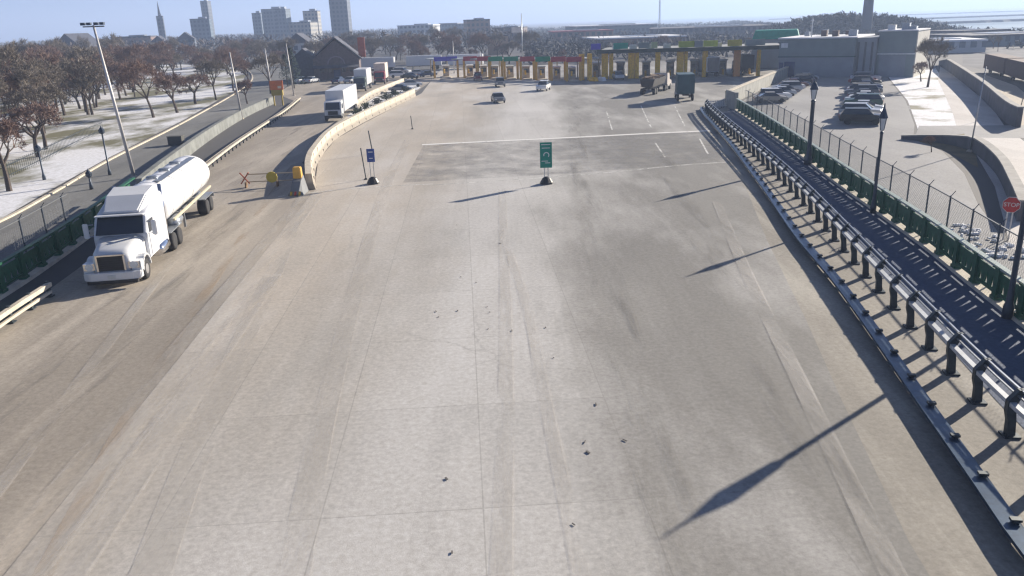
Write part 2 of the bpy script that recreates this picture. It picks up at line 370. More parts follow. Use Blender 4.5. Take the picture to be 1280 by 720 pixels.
strip('yellow_line', [(-10.5, 12), (-13.4, 27), (-15.6, 42), (-17.6, 56), (-20, 75), (-22.6, 98)], .5, WORNY)
for k, (pts, wd) in enumerate([([(-7.5, 10), (-9.8, 22), (-13, 44), (-16, 62)], 1.0), ([(-4.5, 10), (-6.5, 26), (-9.5, 60), (-11, 90)], .8), ([(-.5, 12), (-.3, 30), (-.5, 60)], .55), ([(1.6, 10), (1.0, 24), (.6, 34), (-.6, 48)], .45), ([(7.6, 10), (9.6, 24), (11.6, 38), (14.2, 54)], .6), ([(-13.5, 14), (-16.5, 30), (-19, 44)], .5)]):
    strip('salt_streak', pts, wd, FAINT, .040+.004*k)
for k, (pts, wd) in enumerate([([(-11.2, 5), (-12.3, 20), (-13.6, 40), (-15.0, 61)], 1.8), ([(-9.9, 5), (-11.0, 20), (-12.4, 40)], 1.2)]): strip('salt_streak', pts, wd, FAINT, .086+.004*k)
TYREM = paint_mat('tyre_wear', (.19, .18, .165), .5, 1.05, (.8, .07, 1))
for k, (pts, wd) in enumerate([([(-15.5, 10), (-18.6, 34), (-21.3, 56), (-25, 84), (-27, 110)], .9), ([(-12.6, 10), (-16.4, 34), (-19.4, 58), (-23, 86)], .9), ([(3.5, 10), (4.8, 40), (7, 80), (10, 120)], 1.6), ([(8.3, 18), (11, 44), (15, 80)], 1.5)]):
    strip('tyre_track', pts, wd, TYREM, .068+.004*k)
for k in range(9):   # bay lines of the car park
    a = Vector((37.6+k*3.4, 92+k*7.4)); strip('lane_line', [a, a+Vector((4.6, -2.0))], .12, WORN, .022)
PATCH = paint_mat('patch_grey', (.285, .28, .27), .35, 1.0, (.3, .3, 1))
sheet('pavement_patch', [(-8.5, 64), (5.4, 65.6), (18.6, 69), (23, 88), (7, 86.5), (-8.8, 85)], .030, PATCH)
# far hills beyond the water and the town
hb = MB(); n = 120; vs = []
for i in range(n+1):
    a = R(10+160*i/n); h = 55+38*math.sin(i*.21)+22*math.sin(i*.63+1)+10*math.sin(i*1.7)
    if i > 52: h += 60
    for r_, z in ((11500, -2), (11700, h*.8), (12300, h), (13500, -2)): vs.append((r_*math.cos(a), r_*math.sin(a), z))
hb.add(vs, [(4*i+j, 4*i+4+j, 4*i+5+j, 4*i+1+j) for i in range(n) for j in range(3)])
tag(hb.build('hills', M('far_hills', (.07, .09, .10), .9, 0, .3, .001), smooth=True), kind='structure')

# ------------------------------------------------------------ rails of the bridge approach
def posts_on(pts): return [(p, math.atan2((pts[min(i+1, len(pts)-1)]-pts[max(i-1, 0)]).y, (pts[min(i+1, len(pts)-1)]-pts[max(i-1, 0)]).x)-math.pi/2) for i, p in enumerate(pts)]
r1 = [(10.6, 8), (11.4, 14.9), (11.9, 17.8), (12.6, 21.8), (14.65, 33.5), (15.9, 42.8), (18.0, 55.1), (19.5, 64.5), (21.6, 77.9), (25.0, 102.5), (26.4, 110)]
t = thing('guard_rail', 'low blue grey guard rail along the right edge of the plaza concrete', 'guard rail')
P1 = spline(r1, 1.0)
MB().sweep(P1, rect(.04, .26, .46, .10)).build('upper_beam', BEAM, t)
MB().sweep(P1, rect(.1, .12, .10, .06)).build('lower_tube', GALV, t)
for i, (p, a) in enumerate(posts_on(spline(r1, 2.05))):
    if i > 97: break
    mb = MB(); mb.box((0, 0, .22), (.12, .16, .44)); mb.box((.0, 0, .44), (.24, .16, .07)); mb.box((0, 0, .06), (.34, .3, .03))
    o = mb.build('post', POSTM, t, loc=(p.x+.16, p.y, 0), rz=a)
r2 = [(13.75, 12), (14.0, 16), (14.25, 20.2), (14.7, 23.8), (15.35, 27.9), (16.7, 36.4), (18.6, 47.9), (19.4, 53.2), (20.2, 58.8), (21.6, 70.0), (23.6, 87), (25.4, 101.2), (26.6, 109)]
t = thing('bridge_rail', 'tall steel rail with curved dark posts and pale beam between dirt verge and blue shaded path', 'railing')
P2 = spline(r2, 1.0)
MB().sweep(P2, rect(.02, 1.02, .18, .13)).build('pale_beam', PALEBEAM, t)
MB().sweep(P2, rect(.14, 1.32, .05, .05)).build('middle_rail', GALV, t)
MB().sweep(P2, rect(.24, 1.46, .06, .06)).build('top_rail', GALV, t)
proto = None
for i, (p, a) in enumerate(posts_on(spline(r2, 2.2))):
    if i > 97: break
    if proto is None:
        mb = MB(); mb.sweep([(0, -.09), (0, .09)], [(0.0, 0), (.26, 0), (.20, .6), (.14, 1.0), (.34, 1.50), (.16, 1.50), (-.10, 1.15), (-.10, .8), (-.02, .5)])
        mb.box((.14, 0, .03), (.46, .42, .06)); mb.tube((-.02, -.15, .06), (-.02, -.15, .14), .03, n=6); mb.tube((.3, .15, .06), (.3, .15, .14), .03, n=6)
        o = proto = mb.build('post', POSTM, t)
    else: o = proto.copy(); COL.objects.link(o); o.parent = t
    o.location = (p.x, p.y, .02); o.rotation_euler = (0, 0, a)
# green ornamental railing and chain link fence
PITCHB = 2.3
def green_railing(pts, label, cap=True, face=1):
    t = thing('green_railing', label, 'railing')
    P = spline(pts, PITCHB); sm = spline(pts, 1.15)
    MB().sweep(sm, rect(0, 1.50, .26, .10)).build('top_rail', GREENLIT if cap else GREEN, t)
    MB().sweep(sm, rect(0, .38, .16, .10)).build('bottom_rail', GREEN, t)
    MB().sweep(sm, [(-.28, 0), (.28, 0), (.22, .16), (-.22, .16)]).build('concrete_curb', CONCW, t)
    pp = ip = None
    for (p, a), q in zip(posts_on(P), P[1:]):
        if pp is None:
            mb = MB(); mb.box((0, 0, .82), (.26, .40, 1.42)); mb.box((0, 0, 1.54), (.36, .46, .08)); mb.box((0, 0, .22), (.34, .5, .14)); pp = o = mb.build('post', GREEN, t)
            mb = MB(); L = PITCHB-.4
            mb.box((0, PITCHB/2, 1.23), (.05, L, .22)); mb.box((0, PITCHB/2, .50), (.05, L, .08))
            k = 3; w_ = L/k
            for j in range(k+1):
                y = .2+j*w_; hw0, hw1 = (.19, w_*.52)
                mb.prism([(-.025, max(y-hw0, .2), .54), (-.025, min(y+hw0, .2+L), .54), (-.025, min(y+hw1, .2+L), 1.12), (-.025, max(y-hw1, .2), 1.12)], (.05, 0, 0))
            ip = o2 = mb.build('infill_panel', GREEN, t)
        else:
            o = pp.copy(); o2 = ip.copy()
            for q_ in (o, o2): COL.objects.link(q_); q_.parent = t
        o.location = (p.x, p.y, 0); o2.location = (p.x, p.y, 0)
        o.rotation_euler = (0, 0, a); o2.rotation_euler = (0, 0, math.atan2(q.y-p.y, q.x-p.x)-math.pi/2)
    return t
gr = [(18.9, 16), (19.5, 24), (20.3, 30), (21.0, 34.6), (22.0, 40.7), (23.1, 49.1), (24.1, 57.2), (26.1, 71.7), (28.4, 90), (30.4, 107.5)]
green_railing(gr, 'dark green ornamental bridge railing with triangular openings on the right of the blue shaded path')
def chain_fence(pts, label, H=2.9, z0=0, step=3.0, mesh=.22):
    t = thing('chain_link_fence', label, 'fence'); P = spline(pts, step); sm = spline(pts, 1.0)
    MB().sweep(sm, rect(0, H-.05, .05, .05)).build('top_rail', WIRE, t)
    mb = MB(); acc = 0; fine = spline(pts, mesh); H0 = z0+.1
    for i in range(len(fine)-1):
        nseg = int((H-H0)/mesh)
        for d in (1, -1):
            j = i+d*nseg
            if 0 <= j < len(fine):
                # one wire climbing diagonally, split where the line bends
                st = 4 if nseg >= 4 else 1; prev = None
                for k in range(0, nseg+1, max(1, nseg//st)):
                    q = fine[i+d*k]; c = Vector((q.x, q.y, H0+(H-.05-H0)*k/nseg))
                    if prev is not None: mb.tube(prev, c, .0045, n=3, caps=False)
                    prev = c
    mb.build('wire_mesh', WIRE, t)
    pr = None
    for p in P:
        if pr is None: mb = MB(); mb.tube((0, 0, z0), (0, 0, H+.05), .045, n=8); mb.tube((0, 0, H), (.22, 0, H+.28), .02, n=6); pr = o = mb.build('fence_post', LAMPB, t)
        else: o = pr.copy(); COL.objects.link(o); o.parent = t
        o.location = (p.x, p.y, 0)
    return t
chain_fence([tuple(p) for p in offset(spline(gr, 3), .55)], 'tall chain link fence standing behind the dark green railing beside the car park')

# left side rails
gl = [(-24.1, 24), (-24.8, 32), (-25.4, 40), (-27.0, 51), (-29.0, 62)]
green_railing(gl, 'dark green ornamental railing left of the tanker lane beside the street', cap=False)
chain_fence([tuple(p) for p in offset(spline(gl[:4], 2), -.5)], 'chain link fence behind the green railing at the left edge by the street', mesh=.25)
t = thing('guard_rail', 'short sunlit pale guard rail on dark posts ending beside the tanker cab', 'guard rail')
Pn = spline([(-21.0, 22), (-21.6, 28), (-22.2, 33), (-22.5, 37.6)], .9)
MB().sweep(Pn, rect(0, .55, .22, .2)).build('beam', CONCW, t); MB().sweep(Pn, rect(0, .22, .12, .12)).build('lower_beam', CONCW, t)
for p, a in posts_on(Pn[1::2]):
    mb = MB(); mb.box((-.1, 0, .4), (.14, .16, .8)); mb.box((-.1, 0, .04), (.32, .32, .05)); mb.build('post', POSTM, t, loc=(p.x, p.y, .01), rz=a)
t = thing('guard_rail', 'long double pale guard rail running behind the tanker towards the orange sign', 'guard rail')
Pn = [p for p in left_rail if p.y > 44]
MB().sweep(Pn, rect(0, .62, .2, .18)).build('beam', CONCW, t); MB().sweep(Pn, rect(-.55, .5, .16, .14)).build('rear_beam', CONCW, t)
for p, a in posts_on(Pn):
    mb = MB(); mb.box((-.25, 0, .31), (.12, .14, .62)); mb.build('post', POSTM, t, loc=(p.x, p.y, .01), rz=a)

# concrete median and other barriers
ma, nt, b = newmat('barrier_stained'); BARR = ma
f = noise(nt, coords(nt, (1, 1, .25), 0, False), 1.6, 7, .7); sx = N(nt, 'SeparateXYZ'); nt.links.new(coords(nt, (1, 1, 1), 0, False), sx.inputs[0])
c = ramp(nt, f, [(.3, (.36, .31, .24)), (.5, (.56, .50, .40)), (.75, (.64, .59, .49))])
m2 = N(nt, 'Math', operation='MULTIPLY_ADD'); nt.links.new(f, m2.inputs[0]); m2.inputs[1].default_value = -.9; nt.links.new(sx.outputs[2], m2.inputs[2])
c = mix(nt, ramp(nt, m2.outputs[0], [(0, grey(.65)), (.25, grey(0))]), c, (.16, .14, .12))
nt.links.new(c, b.inputs['Base Color']); b.inputs['Roughness'].default_value = .85
def barrier(pts, label, H=1.45, wb=.9, wt=.32, mat=BARR, name='concrete_barrier'):
    o = MB().sweep(spline(pts, 1.5), [(-wb/2, 0), (wb/2, 0), (wb/2-.05, .16), (wt/2+.05, .5), (wt/2, H), (-wt/2, H), (-wt/2-.05, .5), (-wb/2+.05, .16)]).build(name, mat)
    for p, a in posts_on(spline(pts, 4.0))[1:-1]:
        MB().box((0, 0, H/2-.1), (wt+.10, .06, H-.1)).box((0, 0, .22), (wb*.94, .06, .34)).build('joint', M('joint_dark', (.12, .11, .10), .9), o, loc=(p.x, p.y, 0), rz=a)
    return tag(o, label, 'barrier')
med = [(-15.6, 62.3), (-17.4, 70), (-18.6, 77.5), (-19.9, 91.7), (-19.5, 106.6), (-18.0, 126.8), (-16.4, 148)]
barrier(med, 'long curving sunlit concrete median barrier between truck lane and plaza', H=1.3, wt=.5)
barrier([(-23.5, 128), (-24.2, 146), (-23.5, 164), (-22.4, 182)], 'straight concrete barrier behind the parked white truck by the shrubs', H=1.1)
barrier([(-21.5, 100), (-22, 112)], 'short low concrete barrier under the white box truck', H=.5, wb=.5)
t = thing('concrete_wall', 'grey concrete wall with pale coping sloping between plaza and car park', 'wall')
wp = [(30.5, 112.8), (36.3, 124.4), (45, 141.5), (57.2, 165.5)]
MB().sweep(wp, [(-.2, 0), (.2, 0), (.2, 1.9), (-.2, 1.9)]).build('wall', WALLC, t); MB().sweep(wp, rect(0, 1.9, .55, .18)).build('coping', CONCW, t)
t = thing('concrete_wall', 'short grey abutment wall at the far end of the blue shaded path', 'wall')
MB().sweep([(30.4, 107.6), (30.5, 112.5)], [(-.2, 0), (.25, 0), (.25, 2.3), (-.2, 2.3)]).build('wall', WALLC, t)
wl = spline([(-29.2, 63), (-31.4, 74), (-34.8, 93), (-37.6, 112), (-39.3, 128), (-40.2, 143)], 2)
t = thing('concrete_wall', 'pale grey green concrete wall between the street and the truck lane, blue shade behind it', 'wall')
MB().sweep(wl, [(-.2, 0), (.25, 0), (.2, 1.15), (-.2, 1.15)]).build('wall', M('wall_dull', (.19, .20, .19), .85, 0, .3, .7), t); MB().sweep(wl, rect(0, 1.153, .5, .1)).build('coping', M('wall_dull', (.19, .20, .19)), t)
t = thing('picket_fence', 'short white picket fence closing the far end of the path', 'fence')
for i in range(12): MB().box((27.2+i*.27, 110.4+i*.12, .55), (.07, .05, 1.1)).build('picket', WPAINT, t)
MB().sweep([(27.0, 110.3), (30.3, 111.7)], rect(0, .9, .05, .08)).build('top_rail', WPAINT, t); MB().sweep([(27.0, 110.3), (30.3, 111.7)], rect(0, .2, .05, .08)).build('lower_rail', WPAINT, t)
def wall(pts, h, label):
    t = thing('retaining_wall', label, 'wall'); P = spline(pts, 2)
    n = len(P); mb = MB(); vs = []
    for i, p in enumerate(P):
        d = (P[min(i+1, n-1)]-P[max(i-1, 0)]).normalized(); q = Vector((d.y, -d.x)); hh = h(i/(n-1))
        for o, z in ((-.25, 0), (.25, 0), (.25, hh), (-.25, hh)): vs.append((p.x+q.x*o, p.y+q.y*o, z))
    mb.add(vs, [(4*i+j, 4*i+(j+1) % 4, 4*i+4+(j+1) % 4, 4*i+4+j) for i in range(n-1) for j in range(4)]+[(0, 1, 2, 3), tuple(range(4*n-4, 4*n))])
    mb.build('wall', DARKW, t)
    mb = MB(); vs = []
    for i, p in enumerate(P):
        d = (P[min(i+1, n-1)]-P[max(i-1, 0)]).normalized(); q = Vector((d.y, -d.x)); hh = h(i/(n-1))+.003
        for o, z in ((-.32, 0), (.32, 0), (.32, .12), (-.32, .12)): vs.append((p.x+q.x*o, p.y+q.y*o, hh+z))
    mb.add(vs, [(4*i+j, 4*i+(j+1) % 4, 4*i+4+(j+1) % 4, 4*i+4+j) for i in range(n-1) for j in range(4)]+[(0, 1, 2, 3), tuple(range(4*n-4, 4*n))])
    mb.build('coping', M('coping_grey', (.30, .29, .27), .85, 0, .3, 1), t); return t
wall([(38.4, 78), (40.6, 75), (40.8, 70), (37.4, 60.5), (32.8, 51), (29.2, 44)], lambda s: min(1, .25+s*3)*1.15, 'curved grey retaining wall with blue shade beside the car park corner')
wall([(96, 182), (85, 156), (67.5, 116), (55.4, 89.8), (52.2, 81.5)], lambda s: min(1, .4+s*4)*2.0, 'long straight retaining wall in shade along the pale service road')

# ------------------------------------------------------------ lamps and poles
def ornate_lamp(loc, label, H=7.3, k_=1.0, group='ornamental street lamps along the green railing'):
    t = thing('street_lamp', label, 'street lamp', loc, 0, group)
    s = H/7.3
    MB().lathe((0, 0, 0), [(.24*k_, 0), (.24*k_, .5), (.17*k_, .7), (.15*k_, 1.1), (.13*k_, 1.3), (.115*k_, 5.3*s), (.15*k_, 5.35*s), (.10*k_, 5.5*s)], 12).build('post', LAMPB, t, True)
    j = min(1, k_)
    l = MB().lathe((0, 0, 5.5*s), [(.10*j, 0), (.18*j, .08), (.30*j, .80*s), (.29*j, .84*s)], 8).build('lantern', LGLASS, t)
    MB().lathe((0, 0, 6.34*s), [(.32*j, 0), (.37*j, .03), (.28*j, .22), (.14*j, .5), (.06, .60), (.03, .96*s)], 8).build('cap', LAMPB, l)
    cg = MB()
    for k in range(4):
        a = k*math.pi/2+.4; cg.tube((.19*j*math.cos(a), .19*j*math.sin(a), 5.58*s), (.31*j*math.cos(a), .31*j*math.sin(a), 6.34*s), .018, n=4)
    cg.build('cage', LAMPB, l)
    return t
ornate_lamp((19.95, 30.1, 0), 'ornamental street lamp with lantern beside the red octagonal sign', 7.75, .85)
ornate_lamp((22.65, 48.6, 0), 'slim ornamental street lamp behind the green railing at mid length', 6.7, .75)
ornate_lamp((24.9, 66.0, 0), 'ornamental street lamp in front of the parked cars at the fence bend', 7.0, 1.35)
def small_lamp(loc, H, label):
    t = thing('street_lamp', label, 'street lamp', loc, 0, 'small lamps along the snowy street')
    MB().lathe((0, 0, 0), [(.16, 0), (.14, .4), (.08, .6), (.07, H-.7)], 8).build('post', LAMPB, t, True)
    l = MB().lathe((0, 0, H-.7), [(.08, 0), (.24, .1), (.27, .35), (.22, .4)], 8).build('lantern', LAMPB, t)
    MB().lathe((0, 0, H-.3), [(.26, 0), (.05, .22), (.02, .34)], 8).build('cap', LAMPB, l)
small_lamp((-36.2, 72.7, 0), 4.4, 'dark street lamp standing on the street beside the tall pale pole')
small_lamp((-41.4, 71.3, 0), 3.2, 'dark lamp post standing in the snow verge across the street')
small_lamp((-34.5, 65.8, 0), 1.7, 'short dark bollard light at the street just beyond the tanker cab')
def mast(loc, H, lean, label, heads=True, name='light_pole', r=.14, mat=POLEW):
    t = thing(name, label, 'light pole', loc)
    top = Vector((lean[0], lean[1], H))
    MB().tube((0, 0, 0), top, r, r*.55, 10).build('pole', mat, t, True)
    MB().lathe((0, 0, 0), [(.28, 0), (.28, .12), (.2, .2)], 10).build('base', CONCW, t)
    if heads:
        MB().tube(top+Vector((-.9, 0, -.1)), top+Vector((.9, 0, -.1)), .05, n=6).build('crossarm', LAMPB, t)
        for dx in (-.8, -.3, .3, .8): MB().box(tuple(top+Vector((dx, -.1, .12))), (.34, .3, .22)).build('floodlight', LAMPB, t)
    return t
mast((-33.2, 70.9, 0), 12.9, (-1.1, 0), 'tallest pale light pole with floodlights rising behind the tanker', r=.17)
mast((-38.1, 117.7, 0), 9.3, (-.5, 0), 'pale light pole beside the blue shaded verge, second along the street', heads=False, r=.16)
mast((-43, 152, 0), 9, (-.4, 0), 'thin pale pole left of its twin above the orange sign', heads=False, r=.15)
mast((-40.6, 158, 0), 9.6, (-.4, 0), 'thin pale pole directly behind the orange sign', heads=False, r=.15)
mast((40.3, 69.5, 0), 7.2, (.3, 0), 'slim grey pole at the edge of the pale service road', heads=False, r=.07, mat=GALV)
mast((61.5, 97, 0), 6.6, (1.0, .4), 'thin leaning pole beside the long shaded retaining wall', heads=False, r=.06, mat=GALV)
mast((4.5, 205, 0), 14, (0, 0), 'tall grey flag pole behind the left toll booths', heads=False, r=.16, mat=GALV)
fl = MB(); fl.sweep([(0, 0), (-.7, .06), (-1.4, -.08), (-2.3, .02)], [(-.02, 0), (.02, 0), (.02, 1.3), (-.02, 1.3)])
tag(fl.build('flag', M('flag_white', (.6, .6, .62), .7), loc=(4.3, 205, 9.6)), 'small white flag flying from the grey pole behind the toll booths', 'flag')
for i, (x, y, h) in enumerate(((-13, 214, 8), (-6, 208, 5.5))):
    mast((x, y, 0), h, (0, 0), ('slim pale pole behind the white roofed booths', 'short pale pole between the red and green booth signs')[i], heads=False, r=.12)

# tall antenna and chimney
p = (78, 420); t = thing('radio_mast', 'very tall thin lattice radio mast behind the toll canopy', 'mast', (p[0], p[1], 0))
mb = MB(); H = 40
for a in range(3):
    c, s_ = math.cos(a*2.094)*.45, math.sin(a*2.094)*.45; mb.tube((c, s_, 0), (c*.5, s_*.5, H), .09, n=4)
for k in range(26):
    z = k*H/26; s0 = 1-.5*k/26
    for a in range(3):
        c, s_ = math.cos(a*2.094)*.45*s0, math.sin(a*2.094)*.45*s0; c2, s2 = math.cos((a+1)*2.094)*.45*s0, math.sin((a+1)*2.094)*.45*s0
        mb.tube((c, s_, z), (c2, s2, z+H/26), .05, n=3, caps=False)
mb.build('lattice', M('mast_grey', (.3, .34, .4), .5), t); MB().box((0, 0, .3), (2, 2, .6)).build('footing', CONCW, t)
t = thing('chimney', 'tall dark tapering chimney rising behind the grey metal building', 'chimney', (156, 360, 0))
MB().lathe((0, 0, 0), [(2.3, 0), (1.9, 20), (1.45, 62)], 16).build('shaft', M('chimney_dark', (.10, .12, .17), .7), t, True); MB().lathe((0, 0, 62), [(1.6, 0), (1.6, 1.4), (1.3, 1.4)], 16).build('rim', LAMPB, t)

# ------------------------------------------------------------ signs
def stand_sign(px, loc, mat, pz, pw, ph, H, label, marks):
    t = thing('traffic_sign', label, 'sign', loc)
    MB().lathe((0, 0, 0), [(.52, 0), (.50, .12), (.30, .45), (.13, .55)], 10).build('base', BLACK, t)
    MB().tube((-.14, 0, .3), (-.14, 0, pz+.2), .03, n=6).build('post', GALV, t); MB().tube((.14, 0, .3), (.14, 0, pz+.2), .03, n=6).build('post', GALV, t)
    pn = MB().box((0, -.05, pz+ph/2), (pw, .04, ph)).build('panel', mat, t)
    mk = MB()
    for kind, a in marks:
        if kind == 'bar': mk.box((a[0], -.074, pz+a[1]), (a[2], .006, a[3]))
        if kind == 'arc':
            for k in range(8):
                t0, t1 = R(200-k*30), R(200-(k+1)*30); rr = a[2]
                mk.prism([(a[0]+math.cos(q)*r_, -.071, pz+a[1]+math.sin(q)*r_) for q, r_ in ((t0, rr-.03), (t0, rr+.03), (t1, rr+.03), (t1, rr-.03))], (0, -.006, 0))
    mk.build('marking', WPAINT, pn)
    return t
stand_sign(0, (2.95, 61.5, .03), SGREEN, 1.25, .92, 1.95, 3.2, 'tall green sign on a dark weighted base in the middle of the plaza', [('bar', (0, 1.78, .7, .05)), ('bar', (.0, 1.52, .62, .05)), ('arc', (.03, .98, .2)), ('bar', (-.1, .52, .5, .05)), ('bar', (.12, .38, .4, .05))])
stand_sign(0, (-10.9, 64, .03), BLUE, 1.75, .62, 1.05, 2.9, 'blue sign on a dark weighted base near the median barrier', [('bar', (0, .80, .36, .06)), ('bar', (0, .3, .3, .05))])
t = thing('delineator', 'thin leaning flexible marker post beside the median barrier', 'marker post', (-13.4, 80, .03))
MB().tube((0, 0, 0), (-.25, 0, 2.3), .06, n=6).build('post', POSTM, t); MB().lathe((0, 0, 0), [(.2, 0), (.1, .1)], 8).build('base', BLACK, t)
t = thing('delineator', 'thin upright marker post left of the blue sign', 'marker post', (-11.8, 66, .03))
MB().tube((0, 0, 0), (-.22, 0, 2.6), .05, n=6).build('post', POSTM, t); MB().lathe((0, 0, 0), [(.2, 0), (.1, .1)], 8).build('base', BLACK, t)
t = thing('delineator', 'thin marker post standing highest up the plaza left side', 'marker post', (-11.5, 99, .03))
MB().tube((0, 0, 0), (-.1, 0, 1.6), .05, n=6).build('post', POSTM, t); MB().lathe((0, 0, 0), [(.2, 0), (.1, .1)], 8).build('base', BLACK, t)
# red octagonal sign on the right
t = thing('stop_sign', 'red octagonal sign on post beside the large lamp and curved wall', 'sign', (26.7, 41.5, 0), R(-28))
MB().tube((-.12, 0, 0), (-.12, 0, 2.3), .035, n=6).build('post', POLEW, t); MB().tube((.12, 0, 0), (.12, 0, 2.3), .035, n=6).build('post', POLEW, t)
pn = MB().prism([(.42*math.cos(R(22.5+45*k)), -.06, 1.95+.42*math.sin(R(22.5+45*k))) for k in range(8)], (0, -.03, 0)).build('panel', RED, t)
MB().prism([(.45*math.cos(R(22.5+45*k)), -.055, 1.95+.45*math.sin(R(22.5+45*k))) for k in range(8)], (0, .01, 0)).build('border', WPAINT, pn)
cu = bpy.data.curves.new('glyphs', 'FONT'); cu.body = 'STOP'; cu.size = .30; cu.align_x = 'CENTER'; cu.align_y = 'CENTER'; cu.extrude = .003
tmp = bpy.data.objects.new('glyphs', cu); me = bpy.data.meshes.new_from_object(tmp); bpy.data.objects.remove(tmp); me.materials.clear(); me.materials.append(WPAINT)
lt = bpy.data.objects.new('lettering', me); COL.objects.link(lt); lt.parent = pn; lt.location = (0, -.097, 1.95); lt.rotation_euler = (R(90), 0, 0)
# barrier end: orange attenuator, chevron board, gate arm, orange sign
t = thing('crash_cushion', 'orange and yellow crash cushion on the near end of the median barrier', 'crash cushion', (-16.2, 61.6, .03))
MB().loft([[(-.62, y, 0), (.58, y, 0), (.30, y, z), (-.36, y, z)] for y, z in ((-1.5, .35), (-.7, .95), (.3, 1.28))]).build('body', M('cushion_grey', (.17, .18, .19), .7), t)
MB().box((-.05, .0, 1.50), (.66, .6, .90), 0, .9).build('orange_box', M('cushion_orange', (.62, .36, .06), .6), t, bevel=.05)
for k in range(3):
    MB().prism([(-.42+.32*k, -1.53, .02), (-.27+.32*k, -1.53, .02), (-.20+.32*k, -1.53, .32), (-.35+.32*k, -1.53, .32)], (0, -.02, 0)).build('chevron', (M('chevron_yellow', (.6, .42, .05), .6), RED, M('chevron_yellow', (.6, .42, .05), .6))[k], t)
t = thing('gate_arm', 'low red and yellow barrier arm lying across the truck lane', 'barrier arm', (-16.7, 64.5, .02), R(183))
for z in (.45, 1.05): MB().tube((0, 0, z), (4.3, 0, z), .045, n=6).build('arm', M('arm_tan', (.45, .36, .25), .6), t)
mb = MB(); mb.tube((4.2, 0, .3), (4.9, 0, 1.2), .06, n=6); mb.tube((4.2, 0, 1.2), (4.9, 0, .3), .06, n=6); mb.build('end_cross', M('cross_orange', (.50, .14, .06), .6), t)
mb = MB(); mb.lathe((2.4, 0, .75), [(.45, -.05), (.45, .05)], 12, 'y'); mb.build('disc', M('disc_yellow', (.55, .42, .05), .6), t)
for x in (2.0, 4.5): MB().box((x, 0, .22), (.1, .5, .44)).build('foot', M('foot_brown', (.2, .12, .06), .8), t)
t = thing('orange_sign', 'orange sign board on yellow trestle beside the guard rail under two thin poles', 'sign', (-38.2, 138, 0))
for x in (-.7, .7): MB().box((x, 0, 1.0), (.2, .2, 2.0)).build('leg', M('trestle_yellow', (.45, .33, .06), .7), t)
MB().box((0, 0, 2.1), (1.9, .5, .9)).build('trestle', M('trestle_yellow', (.45, .33, .06), .7), t); MB().box((0, -.1, 3.3), (2.2, .12, 1.5)).build('panel', ORANGE, t)
MB().box((.5, -.17, 3.0), (.6, .02, .4)).build('marking', M('marking_pale', (.8, .65, .45), .6), t)

# ------------------------------------------------------------ vehicles
def wheel(parent, x, y, r, w_=.25, dual=False):
    s_ = 1 if x > 0 else -1
    o = MB().lathe((x, y, r), [(r*.55, -w_/2), (r*.92, -w_/2), (r, -w_*.35), (r, w_*.35), (r*.92, w_/2), (r*.55, w_/2)], 18, 'x').build('wheel', TYRE, parent, True)
    MB().lathe((x+s_*(w_/2-.03), y, r), [(r*.56, -.02), (r*.5, .03), (r*.2, .045 if not dual else -.02)], 12, 'x').build('rim', RIM, o)
def side_profile(pts, hw, tumble=None):
    """pts (y,z) closed outline -> body between x=-hw..hw, upper points pulled in"""
    mb = MB(); zs = [z for y, z in pts]; L = []
    for sx in (-1, 1):
        L.append([(sx*(hw-(max(0, z-.95)*.28 if tumble else 0)), y, z) for y, z in pts])
    mb.loft(L); return mb
def make_car(kind='sedan', paint=None):
    t = thing('parked_car', 'x', 'car')
    if kind == 'sedan':
        body = [(-2.3, .35), (-2.34, .62), (-2.15, .78), (-1.15, .93), (1.25, .96), (2.2, .88), (2.32, .6), (2.28, .35)]
        cab = [(-1.2, .92), (-.45, 1.40), (.75, 1.43), (1.55, .95)]; hw = .9
    elif kind == 'suv':
        body = [(-2.35, .42), (-2.38, .8), (-2.2, 1.0), (-1.15, 1.1), (2.2, 1.12), (2.34, .8), (2.3, .42)]
        cab = [(-1.2, 1.08), (-.55, 1.66), (1.75, 1.70), (2.22, 1.1)]; hw = .95
    else:
        body = [(-2.7, .5), (-2.75, .95), (-2.5, 1.12), (-1.3, 1.2), (2.8, 1.15), (2.8, .5)]
        cab = [(-1.35, 1.18), (-.75, 1.82), (.6, 1.84), (.85, 1.18)]; hw = .98
    side_profile(body, hw).build('body', paint, t, bevel=.06)
    side_profile(cab, hw-.06, True).build('cabin_glass', GLASS, t, bevel=.03)
    top = max(z for y, z in cab); ys = [y for y, z in cab if z > top-.1]
    MB().box((0, (ys[0]+ys[-1])/2, top+.01), (2*(hw-.18), abs(ys[-1]-ys[0])+.1, .05)).build('roof', paint, t, bevel=.02)
    r = .33 if kind == 'sedan' else .38; wy = 1.42 if kind != 'pickup' else 1.75
    for x in (-hw+.1, hw-.1):
        for y in (-wy, wy): wheel(t, x, y, r, .22)
    for x in (-hw+.25, hw-.25):
        MB().box((x, body[1][0]+.03, body[1][1]+.03), (.34, .08, .14)).build('headlight', LGLASS, t)
        MB().box((x, body[-2][0]-.02, body[-2][1]+.06), (.3, .06, .14)).build('tail_light', RED, t)
    return t
CP = {k: M('paint_'+k, c, .3, .2, .05, 1, spec=.6) for k, c in dict(white=(.78, .79, .80), silver=(.50, .52, .55), black=(.02, .022, .028), grey=(.17, .18, .20), red=(.22, .02, .025), blue=(.03, .06, .15), green=(.03, .09, .075), maroon=(.10, .03, .035), tan=(.36, .33, .28)).items()}
protos = {}
def put_car(kind, col, loc, rz, label, group=None, name='parked_car'):
    k = (kind, col)
    if k in protos: t = copy_tree(protos[k])
    else: t = make_car(kind, CP[col]); protos[k] = t
    t.name = name; t.location = (*loc, .03); t.rotation_euler = (0, 0, rz); t['label'] = label
    if group: t['group'] = group
    elif 'group' in t: del t['group']
    return t
